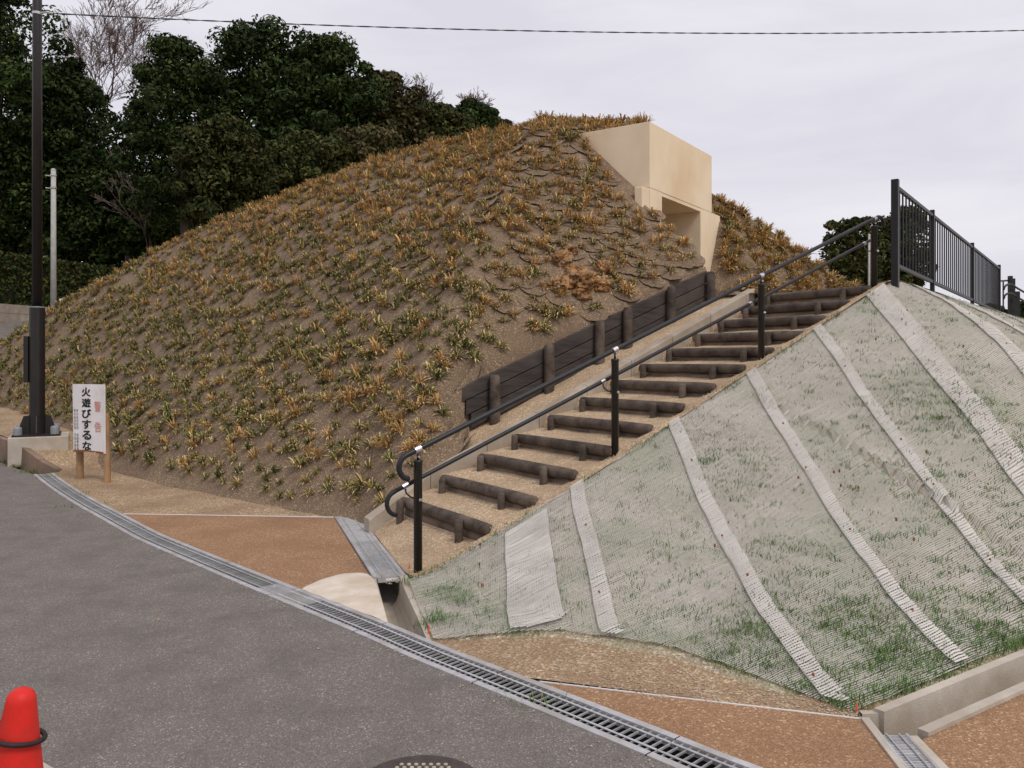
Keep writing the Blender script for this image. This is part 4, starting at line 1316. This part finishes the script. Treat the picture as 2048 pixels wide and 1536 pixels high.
# ------------------------------------------------------------------ planting on the mound
def tuft_mesh(name, seed, palette, n=26, h_=0.13, sp=0.10):
    r_ = random.Random(seed); o = MB()
    for _ in range(n):
        az = r_.uniform(0, 6.283); d = Vector((math.cos(az), math.sin(az), 0)); nn = Vector((-d.y, d.x, 0))
        el = r_.uniform(0.05, 1.2)              # how steeply the blade rises
        L_ = h_ * r_.uniform(.65, 1.2); wd = r_.uniform(.0042, .0078)
        out, up_ = L_ * math.cos(el), L_ * math.sin(el)
        p0 = d * r_.uniform(0, .022) + nn * r_.uniform(-.016, .016) + Vector((0, 0, .005))
        droop = r_.uniform(0.02, .30) * L_
        p1 = p0 + d * out * .45 + Vector((0, 0, up_ * .55)); p2 = p0 + d * out * .8 + Vector((0, 0, up_ * .9 - droop * .3)); p3 = p0 + d * out * 1.1 + Vector((0, 0, up_ - droop))
        c, c2 = r_.choice(palette); k = r_.uniform(.7, 1.25)
        o.add([p0 - nn * wd * .6 - Vector((0, 0, .02)), p0 + nn * wd * .6 - Vector((0, 0, .02)), p1 - nn * wd, p1 + nn * wd], [(0, 1, 3, 2)], tuple(x * k for x in c))
        o.add([p1 - nn * wd, p1 + nn * wd, p2 - nn * wd * .8, p2 + nn * wd * .8], [(0, 1, 3, 2)], tuple(x * k for x in c))
        o.add([p2 - nn * wd * .8, p2 + nn * wd * .8, p3], [(0, 1, 2)], tuple(x * k for x in c2))
    return o.mesh(name, M['plant'])
DG, YG, ST, OR, OB = (0.078, 0.100, 0.030), (0.28, 0.25, 0.075), (0.63, 0.49, 0.22), (0.52, 0.315, 0.115), (0.37, 0.21, 0.08)
PAL = {'green': [(DG, DG), (DG, YG), (DG, ST), (YG, YG), (YG, ST), (DG, DG), (ST, ST)],
       'mixed': [(DG, YG), (YG, ST), (YG, OR), (ST, ST), (OR, OR), (DG, DG), (YG, ST)],
       'orange': [(OR, OR), (OR, ST), (ST, ST), (OB, OR), (OB, OB), (YG, OR), (OR, ST)]}
TM = {k: [tuft_mesh('tuft_%s' % k, 10 * j + i, PAL[k], 36 + (i % 3) * 6, (0.112, 0.118, 0.124)[j]) for i in range(5)] for j, k in enumerate(PAL)}
spots = []
SPC = 0.156
iy = 0
y = 6.5
while y < 27:
    x = -13 + (0.5 * SPC if iy % 2 else 0)
    while x < 8:
        qx, qy = x + random.gauss(0, .024), y + random.gauss(0, .024)
        z, t = mound(qx, qy)
        s_, w_ = sw(qx, qy)
        d = Vector((qx, qy, 0)) - BOXO
        a, bb = -d.dot(BN), d.dot(BD)
        ok = t < 0.997 and not (z < 2.5 and qx > 2.2) and not (1.4 < s_ < 5.35 and w_ < 2.22) and not (-0.1 < a < 0.92 and -0.02 < bb < BW + .02) and not (-0.12 < a < 0.5 and -0.33 < bb < BW + .4)
        if sc is not None and math.hypot(qx - sc.x, qy - sc.y) < 0.27: ok = False
        if ok and random.random() < 0.90 + 0.10 * mnoise.noise(Vector((qx * 1.3, qy * 1.3, 60))):
            # is it on the side that can be seen?
            n_dot = None
            e_ = 0.05
            zx = (mound(qx + e_, qy)[0] - mound(qx - e_, qy)[0]) / (2 * e_); zy = (mound(qx, qy + e_)[0] - mound(qx, qy - e_)[0]) / (2 * e_)
            nn = Vector((-zx, -zy, 1)).normalized()
            vw = Vector((-qx, -qy, EYE - z)).normalized()
            if nn.dot(vw) > -0.22 and abs(qx / qy) < 0.72:
                spots.append((qx, qy, z, nn, t))
                more = (1 if random.random() < 1 / nn.z - 1.0 else 0) + (2 if qx / qy > 0.24 and bb > BW else 0)
                for _ in range(more):
                    x2, y2 = qx + random.uniform(-.13, .13), qy + random.uniform(-.13, .13)
                    z2, t2 = mound(x2, y2)
                    d2 = Vector((x2, y2, 0)) - BOXO
                    if t2 < 0.98 and z2 > 2.5 - 2 * (qx < 2) and not (-0.1 < -d2.dot(BN) < 0.92 and -0.02 < d2.dot(BD) < BW + .02) and not (-0.12 < -d2.dot(BN) < 0.3 and -0.33 < d2.dot(BD) < BW + .4):
                        s2_, w2_ = sw(x2, y2)
                        if not (1.4 < s2_ < 5.35 and w2_ < 2.22): spots.append((x2, y2, z2, nn, t2))
        x += SPC
    y += 0.133
    iy += 1
def orange_share(x, y, z, t):
    px = 1024 + F * x / y; py = HOR - F * (z - EYE) / y
    o = 0.07 + 0.70 * sstep(1.6, 4.8, z) + 0.25 * sstep(500, 1250, px) * sstep(900, 450, py)
    o += 0.26 * sstep(560, 780, py) * sstep(300, 800, px)
    if px > 1425: o = 0.85
    return o + 0.35 * mnoise.noise(Vector((x * .9, y * .9, 30)))
dat = []
for (x, y, z, nn, t) in spots:
    o = orange_share(x, y, z, t); r_ = random.random()
    kind = 'orange' if r_ < o * 0.85 else ('mixed' if r_ < o * 0.85 + 0.42 else 'green')
    sc_ = (random.uniform(.66, .98) if random.random() < .88 else random.uniform(1.0, 1.3)) * (1.12 if kind == 'orange' else 1.0)
    if x / y > 0.235: sc_ *= 1.15
    if random.random() < 0.06: sc_ *= 0.6
    up = (Vector((0, 0, 1)) * 0.75 + nn * 0.35).normalized()
    q = up.to_track_quat('Z', 'Y').to_matrix().to_4x4() @ Matrix.Rotation(random.uniform(0, 6.28), 4, 'Z')
    mw = Matrix.Translation((x, y, z + 0.004)) @ q @ Matrix.Scale(sc_, 4)
    facing = nn.dot(Vector((-x, -y, EYE - z)).normalized())
    inframe = abs(x / y) < 0.617
    size = sc_ / math.hypot(x, y) if (inframe and facing > 0.02) else 0
    dat.append((size, kind, mw))
dat.sort(key=lambda d: -d[0])
LAB = {'green': 'green striped grassy tuft planted on the bare brown soil of the mound',
       'mixed': 'half dried green and straw tuft planted on the mound soil',
       'orange': 'dried orange brown grassy tuft planted on the mound soil'}
for size, kind, mw in dat[:297]:
    put('grass_tuft', random.choice(TM[kind]), None, mw, LAB[kind], 'plant', '%s tufts planted on the mound' % ('green' if kind == 'green' else 'half dried' if kind == 'mixed' else 'orange'))
rest = MB()
cache = {}
allv, allf, allc = [], [], []
base = 0
vsl, lens, cols, loops = [], [], [], []
for size, kind, mw in dat[297:]:
    me = random.choice(TM[kind])
    if me.name not in cache:
        n = len(me.vertices); co = np.empty(n * 3); me.vertices.foreach_get('co', co)
        nl = len(me.loops); li = np.empty(nl, dtype=np.int32); me.loops.foreach_get('vertex_index', li)
        pl = np.empty(len(me.polygons), dtype=np.int32); me.polygons.foreach_get('loop_total', pl)
        cc_ = np.empty(nl * 4, dtype=np.float32); me.color_attributes['Col'].data.foreach_get('color', cc_)
        cache[me.name] = (co.reshape(-1, 3), li, pl, cc_.reshape(-1, 4))
    co, li, pl, cc_ = cache[me.name]
    A_ = np.array(mw)
    vsl.append(co @ A_[:3, :3].T + A_[:3, 3]); loops.append(li + base); lens.append(pl)
    k = random.uniform(.84, 1.16); c2 = cc_.copy(); c2[:, :3] *= k; cols.append(c2)
    base += len(co)
def raw_mesh(name, V, LI, PL, CC, material):
    me = bpy.data.meshes.new(name)
    me.vertices.add(len(V)); me.vertices.foreach_set('co', V.astype(np.float32).ravel())
    me.loops.add(len(LI)); me.loops.foreach_set('vertex_index', LI.astype(np.int32))
    me.polygons.add(len(PL)); ls = np.concatenate([[0], np.cumsum(PL)[:-1]]).astype(np.int32)
    me.polygons.foreach_set('loop_start', ls); me.polygons.foreach_set('loop_total', PL.astype(np.int32))
    at_ = me.color_attributes.new('Col', 'FLOAT_COLOR', 'CORNER'); at_.data.foreach_set('color', CC.astype(np.float32).ravel())
    me.materials.append(material); me.update(calc_edges=True); me.validate()
    return me
put('grass_tufts', raw_mesh('grass_tufts', np.concatenate(vsl), np.concatenate(loops), np.concatenate(lens), np.concatenate(cols), M['plant']),
    label='hundreds of smaller straw and green tufts covering the upper mound', cat='plants', kind='stuff')

# scale-like planting mats lapped over the soil near the portal
def scale_mesh(seed):
    r_ = random.Random(seed); o = MB(); R_ = 0.185
    ring = []
    for k in range(13):
        a = math.pi * (1 + k / 12)               # lower half round
        ring.append((R_ * math.cos(a) * r_.uniform(.95, 1.05), R_ * 0.85 * math.sin(a) * r_.uniform(.93, 1.05)))
    top = [(R_ * 0.8, 0.16), (-R_ * 0.8, 0.16)]
    out = ring + top
    def zf(x, y): return 0.020 * max(0, -y / R_) ** 1.3 + 0.008 - 0.03 * max(0, y / 0.16)
    vs = [(x, y, zf(x, y)) for x, y in out] + [(x * .99, y * .99, zf(x, y) - 0.010) for x, y in out] + [(0, 0, 0.018)]
    n = len(out)
    fs = [(i, (i + 1) % n, 2 * n) for i in range(n)] + [(i, i + n, (i + 1) % n + n, (i + 1) % n) for i in range(n)]
    o.add(vs, fs)
    me = o.mesh('planting_mat', M['soil'])
    me.materials.append(M['rubber'])
    for i, p in enumerate(me.polygons): p.material_index = 1 if i >= n else 0
    return me
SM = [scale_mesh(s_) for s_ in range(6)]
nm = 0
for (x, y, z, nn, t) in spots:
    px = 1024 + F * x / y; py = HOR - F * (z - EYE) / y
    if not (560 < px < 1425 and 250 < py < 640): continue
    if nn.dot(Vector((-x, -y, EYE - z)).normalized()) < 0.12: continue
    pr = 0.05 + 0.85 * sstep(850, 1150, px)
    if py > 560 and px < 1000: pr = 0.1
    if random.random() > pr * 0.5 or nm >= 290: continue
    nm += 1
    down = Vector((nn.x, nn.y, 0)).normalized(); dn = (down - nn * down.dot(nn)).normalized()
    yx = -dn; xx = yx.cross(nn).normalized()
    Mx = Matrix((xx, yx, nn)).transposed().to_4x4()
    put('planting_mat', random.choice(SM), mo, Matrix.Translation((x, y, z - 0.002)) @ Mx @ Matrix.Rotation(random.gauss(0, .22), 4, 'Z') @ Matrix.Scale(random.uniform(.85, 1.15), 4))

# ------------------------------------------------------------------ dry leaf litter
ll = MB()
def dry_leaf(p, r):
    a = random.uniform(0, 6.28); d = Vector((math.cos(a), math.sin(a), random.uniform(-.2, .3))); n = Vector((-d.y, d.x, random.uniform(-.3, .3)))
    k = random.uniform(.6, 1.2); c = random.choice(((0.30, 0.17, 0.07), (0.22, 0.12, 0.05), (0.40, 0.26, 0.12)))
    ll.add([p - d * r, p + n * r * .45 + Vector((0, 0, r * .3)), p + d * r, p - n * r * .45 + Vector((0, 0, r * .2))], [(0, 1, 2, 3)], tuple(x * k for x in c))
for _ in range(150):
    x, y, z, nn, t = random.choice(spots)
    if y < 13:
        x += random.uniform(-.1, .1); y += random.uniform(-.1, .1)
        dry_leaf(Vector((x, y, mound(x, y)[0] + .012)), random.uniform(.012, .03))
for _ in range(90):
    p = at(random.uniform(140, 700), random.uniform(950, 1030), gbed)
    i = min(range(0, N_T, 4), key=lambda i: (p - tin[i]).length)
    if (p - tin[i]).dot(nrm(tin, i)) < -0.03 and p.y > wl_r.y: dry_leaf(p + Vector((0, 0, .03)), random.uniform(.008, .02))
for _ in range(60):
    s_, w_ = random.uniform(0, 5), random.uniform(0, 1.4)
    dry_leaf(P(s_, w_, stepz(s_) + .02), random.uniform(.006, .014))
for _ in range(40):
    i = random.randrange(0, N_T - 40)
    dry_leaf(off(i, DW + abs(random.gauss(0, .25)) + .01, 0.014), random.uniform(.006, .014))
ll.build('leaf_litter', M['grass'], label='scattered dry brown leaf bits on soil, gravel and road edge', cat='leaves', kind='stuff')

# ------------------------------------------------------------------ pebbles
pb = MB()
def peb(p, r):
    vs = [p + Vector((random.uniform(.7, 1.3) * r * a, random.uniform(.7, 1.3) * r * c, random.uniform(.4, .8) * r * e)) for a, c, e in ((1, 0, 0), (-1, 0, 0), (0, 1, 0), (0, -1, 0), (0, 0, 1), (0, 0, -1))]
    pb.add(vs, [(0, 2, 4), (2, 1, 4), (1, 3, 4), (3, 0, 4), (2, 0, 5), (1, 2, 5), (3, 1, 5), (0, 3, 5)])
for _ in range(1500):
    px, py = random.uniform(130, 720), random.uniform(890, 1032)
    if py < 930 + (px - 130) * 0.14: continue
    p = at(px, py, gbed)
    i = min(range(0, N_T, 4), key=lambda i: (p - tin[i]).length)
    if (p - tin[i]).dot(nrm(tin, i)) > -0.03 or p.y < wl_r.y + 0.02: continue
    peb(p + Vector((0, 0, 0.012)), random.uniform(.003, .011))
for _ in range(1500):
    s_, w_ = random.uniform(-.3, 5.5), random.uniform(-.15, 1.45)
    if random.random() < .5: w_ = random.uniform(-.16, .05)
    z = stepz(s_)
    if w_ < 0.16:
        k = sstep(0.16, -0.1, w_); z = z * (1 - k) + (crest(s_) + 0.015) * k
    peb(P(s_, w_, z + 0.003), random.uniform(.003, .008))
for _ in range(700):
    t, q = random.random(), random.random()
    a = w2l + (w2r - w2l) * t; c = P(0.55 if t > .6 else 0.3, -1.5 - 1.5 * t)
    p = a + (Vector((c.x, c.y, 0)) - a) * q
    peb(Vector((p.x, p.y, 0.008)), random.uniform(.0025, .007))
for _ in range(1400):
    x, y, z, nn, t = random.choice(spots)
    if y > 12.5: continue
    x += random.uniform(-.12, .12); y += random.uniform(-.12, .12)
    z, t = mound(x, y)
    peb(Vector((x, y, z + 0.003)), random.uniform(.004, .012))
for _ in range(260):
    i = random.randrange(0, N_T - 40)
    p = off(i, random.choice((DW + abs(random.gauss(0, .10)) + .01, DW + abs(random.gauss(0, .03)) + .004)), 0.012)
    peb(p, random.uniform(.0025, .006))
pb.build('pebbles', M['pebble'], label='small loose pebbles scattered over the gravel and the mound foot', cat='pebbles', kind='stuff')

# ------------------------------------------------------------------ background: hedge, block wall, poles, trees
ha, hb = far(0, 608, 28.0), far(300, 608, 35.0)
ha.z = hb.z = 3.36
hd = (hb - ha); hd.z = 0; hd.normalize(); hn = Vector((-hd.y, hd.x, 0))
h0, h1 = ha - hd * 5, ha + hd * 12
hl = (h1 - h0).length
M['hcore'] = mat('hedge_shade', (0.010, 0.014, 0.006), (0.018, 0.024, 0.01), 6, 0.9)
hg = empty('hedge', (ha + hb) / 2, 'clipped dark green hedge behind the mound at the left', 'hedge')
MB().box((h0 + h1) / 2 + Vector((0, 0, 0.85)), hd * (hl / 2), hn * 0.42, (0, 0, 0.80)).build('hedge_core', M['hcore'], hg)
lv = MB()
LC = [(0.034, 0.056, 0.016), (0.050, 0.076, 0.020), (0.022, 0.036, 0.011), (0.070, 0.086, 0.024), (0.095, 0.074, 0.024)]
for _ in range(15000):
    f_ = random.random(); t = random.random() * hl
    p = h0 + hd * t
    if f_ < 0.3: q = p + hn * random.uniform(-.5, .5) + Vector((0, 0, 1.70 + random.uniform(-.05, .05)))
    else: q = p + hn * (-0.46 + random.gauss(0, .05)) * (1 if f_ < .85 else -1) + Vector((0, 0, random.uniform(0.02, 1.72)))
    a = Vector((random.gauss(0, 1), random.gauss(0, 1), random.gauss(0, 1))).normalized(); c = a.cross(Vector((random.gauss(0, 1), random.gauss(0, 1), random.gauss(0, 1)))).normalized()
    r_ = random.uniform(.06, .12); col = random.choice(LC); k = random.uniform(.7, 1.3)
    lv.add([q - a * r_, q + c * r_ * .5, q + a * r_, q - c * r_ * .5], [(0, 1, 2, 3)], tuple(x * k for x in col))
lv.build('foliage', M['leaf'], hg)
bw = empty('block_wall', ha - Vector((0, 0, .6)), 'low grey stone block wall under the hedge beside the climbing road', 'wall')
for r_ in range(3):
    t = -5.0 + (0.4 if r_ % 2 else 0)
    while t < 9:
        p = ha + hd * (t + 0.4) - hn * 0.50 + Vector((0, 0, -0.15 - 0.31 * r_))
        o = MB().box(p, hd * 0.395, hn * 0.12, (0, 0, 0.150)).build('block', M['block'], bw)
        t += 0.8
up_ = empty('utility_pole', far(106, 612, 25), 'slim pale concrete utility pole in front of the hedge', 'pole')
p0, p1 = far(107, 640, 25), far(106, 341, 25)
MB().tube([p0, Vector((p0.x, p0.y, p1.z))], [0.085, 0.068], 12).build('shaft', M['pole'], up_, smooth=True)
MB().lathe(Vector((p0.x, p0.y, p1.z)), [(0.07, 0), (0.07, 0.04), (0.03, 0.06)], 12).build('cap', M['galv'], up_)
for yy in (352, 377):
    q = far(106, yy, 25)
    MB().lathe(Vector((p0.x, p0.y, q.z)), [(0.085, 0), (0.085, 0.05)], 12).build('band', M['galv'], up_)
    MB().tube([Vector((p0.x - .06, p0.y, q.z)), Vector((p0.x - .24, p0.y, q.z + .02))], 0.018, 6).build('bracket', M['galv'], up_)
for px, lab in ((122.5, 'wider of two small white boards behind the mound beside the utility pole'), (132.5, 'narrower of two small white boards behind the mound')):
    a = far(px, 606, 26)
    wpx = 7.0 if px < 130 else 5.0
    sgb = empty('white_board', a - Vector((0, 0, .7)), lab, 'board')
    MB().box(a, (wpx / 2 * 26 / F, 0, 0), (0, 0.01, 0), (0, 0, 0.135)).build('panel', M['white'], sgb)
    MB().tube([a - Vector((0, -0.02, 0.9)), a + Vector((0, 0.02, 0))], 0.02, 6).build('stake', M['galv'], sgb)
wp0, wp1 = far(1738, 575, 19), far(1738.5, 470, 19)
w_ = empty('white_pole', wp0 - Vector((0, 0, .6)), 'thin white pole standing beyond the top of the stair', 'pole')
MB().tube([wp0 - Vector((0, 0, .6)), wp1], 0.024, 10).build('shaft', M['pole'], w_, smooth=True)
MB().lathe(wp1, [(0.027, 0), (0.02, 0.02)], 10).build('cap', M['galv'], w_)
fp = empty('stone_marker', far(256, 560, 36), 'dark stone marker post standing behind the hedge', 'marker')
a, c = far(256, 512, 36), far(256, 580, 36)
MB().tube([c, a], [0.13, 0.12], 6).build('shaft', M['bark'], fp)

# trees
PALT = [[(0.016, 0.030, 0.009), (0.026, 0.045, 0.012), (0.010, 0.019, 0.006), (0.040, 0.056, 0.014)],
        [(0.028, 0.038, 0.011), (0.046, 0.054, 0.015), (0.015, 0.023, 0.008), (0.060, 0.056, 0.018)],
        [(0.040, 0.042, 0.016), (0.054, 0.050, 0.020), (0.022, 0.026, 0.010), (0.075, 0.058, 0.026)]]
PALT = [[tuple(x * 1.25 for x in c) for c in p] for p in PALT]
def evergreen(px, d, ytop, hw, ybot, label, pal=0, n=9000, lobes=46, seed=0, name='evergreen_tree'):
    r_ = random.Random(seed); nr = np.random.default_rng(seed + 100)
    top = far(px, ytop, d); bot = far(px, ybot, d)
    rx = hw / F * d; rz = (top.z - bot.z) / 2
    zg = g(top.x, d) - 0.3
    c = Vector((top.x, d, (top.z + bot.z) / 2))
    root = empty(name, (top.x, d, zg), label, 'tree', 'evergreen trees behind the mound')
    L_ = []
    for i in range(lobes):
        th = r_.uniform(0, 6.283); u_ = r_.uniform(-.95, 1.0); rr = r_.uniform(.2, 1.0)
        k = math.sqrt(max(0.03, 1 - u_ * u_ * 0.97)) if u_ > 0 else math.sqrt(max(0.1, 1 - u_ * u_ * 0.7))
        L_.append((c.x + rx * rr * k * math.cos(th), d + rx * 0.85 * rr * k * math.sin(th), c.z + rz * u_ * .86, rx * r_.uniform(.12, .28)))
    lob = np.array(L_)
    idx = nr.integers(0, lobes, n)
    v = nr.normal(size=(n, 3)); v /= np.linalg.norm(v, axis=1)[:, None]
    rad = lob[idx, 3] * (1 - np.abs(nr.normal(0, .22, n))).clip(.2, 1.1)
    pos = lob[idx, :3] + v * rad[:, None] * np.array([1, 1, .72])
    nv = n // 4                                  # a share fills the crown between the clumps
    q = nr.normal(size=(nv, 3)); q /= np.linalg.norm(q, axis=1)[:, None]; q *= (nr.random(nv) ** .4)[:, None] * .88
    pos[:nv] = np.array([c.x, d, c.z]) + q * np.array([rx, rx * .85, rz])
    nrml = v + nr.normal(0, .55, (n, 3)); nrml[:, 2] += .25; nrml /= np.linalg.norm(nrml, axis=1)[:, None]
    a = np.cross(nrml, nr.normal(size=(n, 3))); a /= np.linalg.norm(a, axis=1)[:, None]; bvec = np.cross(nrml, a)
    sz = nr.uniform(.055, .13, n)[:, None] * (d / 32)
    V = np.stack([pos - a * sz, pos + bvec * sz * .5 + nrml * sz * .15, pos + a * sz, pos - bvec * sz * .5 + nrml * sz * .15], 1).reshape(-1, 3)
    LI = np.arange(4 * n); PL = np.full(n, 4)
    lobtint = nr.uniform(.65, 1.35, lobes)
    pc = np.array(PALT[pal])[nr.integers(0, 4, n)] * nr.uniform(.7, 1.3, n)[:, None] * lobtint[idx][:, None]
    CC = np.concatenate([np.repeat(pc, 4, 0), np.ones((4 * n, 1))], 1)
    put('crown', raw_mesh('crown', V, LI, PL, CC, M['leaf']), root)
    tk = MB(); R0 = 0.10 + rx * 0.055
    tk.tube([Vector((c.x, d, zg - .3)), Vector((c.x + .1, d, zg + (c.z - zg) * .5)), Vector((c.x, d, c.z)), Vector((c.x + .1, d, c.z + rz * .7))], [R0, R0 * .8, R0 * .5, R0 * .12], 8)
    tr_ = tk.build('trunk', M['bark'], root, smooth=True)
    lm = MB()
    for i in r_.sample(range(lobes), min(12, lobes)):
        l = Vector(L_[i][:3]); z0 = max(zg + 1.0, min(l.z - .4 * rz, c.z + .4 * rz))
        s_ = Vector((c.x, d, z0)); m_ = s_ * .45 + l * .55 + Vector((0, 0, .25))
        lm.tube([s_, m_, l], [R0 * .35, R0 * .22, R0 * .06], 5)
    lm.build('limbs', M['bark'], tr_)
    return root
TREES = [(-5, 36, -90, 165, 560, 'dark evergreen tree at the left edge behind the lamp post', 0),
         (120, 37, 95, 135, 540, 'dark evergreen tree right of the lamp post under the bare tree', 0),
         (365, 32, 58, 130, 480, 'evergreen tree with a rounded dome right of the bare tree', 0),
         (520, 34, 30, 150, 470, 'tallest dark evergreen tree crossed by the overhead cable', 0),
         (650, 33, 58, 125, 430, 'large evergreen tree right of the tallest one', 0),
         (755, 35, 135, 115, 400, 'brownish evergreen tree on the falling right flank of the grove', 2),
         (855, 37, 205, 92, 350, 'olive evergreen tree above the mound ridge', 1),
         (905, 38, 212, 62, 310, 'dark evergreen tree between the olive one and the small round one', 0),
         (985, 41, 232, 38, 300, 'smallest evergreen tree at the end of the grove by the mound top', 2),
         (945, 39, 197, 58, 300, 'small round evergreen tree near the right end of the grove', 0),
         (455, 25, 232, 118, 480, 'lighter olive evergreen tree in front of the tallest ones', 1),
         (215, 38, 300, 130, 590, 'deep shaded evergreen tree behind the hedge', 0),
         (610, 28, 262, 108, 420, 'low evergreen tree just behind the mound ridge', 1),
         (335, 38, 350, 110, 580, 'dark low evergreen tree filling the gap beside the mound slope', 0),
         (30, 37, 230, 130, 570, 'shaded evergreen tree behind the lamp post above the hedge', 0),
         (735, 29, 262, 95, 370, 'bushy evergreen tree low behind the mound ridge', 2)]
for i, t in enumerate(TREES):
    evergreen(*t[:6], pal=t[6], seed=i, n=34000 if t[3] > 90 else 16000, lobes=110 if t[3] > 90 else 50)
for i, t in enumerate([(1702, 34, 424, 70, 600, 'dense evergreen tree behind the top of the stair handrail', 1), (1800, 37, 408, 72, 610, 'taller evergreen tree seen through the black fence', 1), (2062, 30, 602, 62, 700, 'low dark tree at the far right edge below the handrail', 0), (1985, 33, 606, 40, 690, 'small dark tree behind the end of the black fence', 0)]):
    o = evergreen(*t[:6], pal=t[6], seed=40 + i, n=12000, lobes=60)
    o['group'] = 'evergreen trees beyond the stair and fence'

def bare_tree(px, d, ytop, ybase, hw, label, seed, levels=6, n0=4, r0=.11):
    r_ = random.Random(seed)
    top, bs = far(px, ytop, d), far(px, ybase, d)
    H_ = top.z - bs.z
    root = empty('bare_tree', (bs.x, d, bs.z), label, 'tree', 'bare winter trees behind the mound')
    tk, brn = MB(), MB()
    def grow(p, dir_, L_, r, lev):
        m_ = p + dir_ * L_ * .5 + Vector((r_.gauss(0, .04), r_.gauss(0, .04), r_.gauss(0, .03))) * L_
        e_ = p + dir_ * L_
        tgt = tk if lev == 0 else brn
        tgt.tube([p, m_, e_], [r, r * .85, r * .68], 5 if lev < 2 else 3, cap=False)
        if lev >= levels: return
        for i in range(n0 if lev == 0 else r_.choice((2, 3, 3))):
            sp_ = .42 if lev else .34
            nd = (dir_ + Vector((r_.gauss(0, sp_), r_.gauss(0, sp_), r_.gauss(.10, sp_ * .6)))).normalized()
            grow(e_ if r_.random() < .7 else m_, nd, L_ * r_.uniform(.62, .86), max(r * r_.uniform(.5, .72), .011), lev + 1)
    grow(Vector((bs.x, d, bs.z)), Vector((0, 0, 1)), H_ * .27, r0, 0)
    t_ = tk.build('trunk', M['twig'], root, smooth=True)
    brn.build('branches', M['twig'], root)
bare_tree(205, 41, -60, 330, 100, 'tall bare branching tree against the sky right of the lamp post', 3, levels=7, n0=5, r0=.09)
bare_tree(285, 41, 10, 330, 80, 'bare tree with fine twigs in front of the rounded evergreen', 8, levels=7, n0=4, r0=.07)
bare_tree(300, 36.5, 250, 560, 80, 'leafless brown tree low in the shaded grove', 21, levels=6, n0=4, r0=.06)
bare_tree(835, 40, 150, 300, 60, 'small bare tree on the skyline above the olive evergreen', 12, levels=7, n0=4, r0=.06)
bare_tree(940, 42, 165, 310, 60, 'bare twiggy tree on the skyline behind the small round evergreen', 14, levels=7, n0=4, r0=.06)
bare_tree(770, 38, 120, 300, 50, 'slim bare tree on the skyline beside the brownish evergreen', 18, levels=6, n0=4, r0=.05)
bare_tree(1010, 42, 235, 320, 30, 'short bare shrub on the mound skyline', 24, levels=5, n0=4, r0=.04)
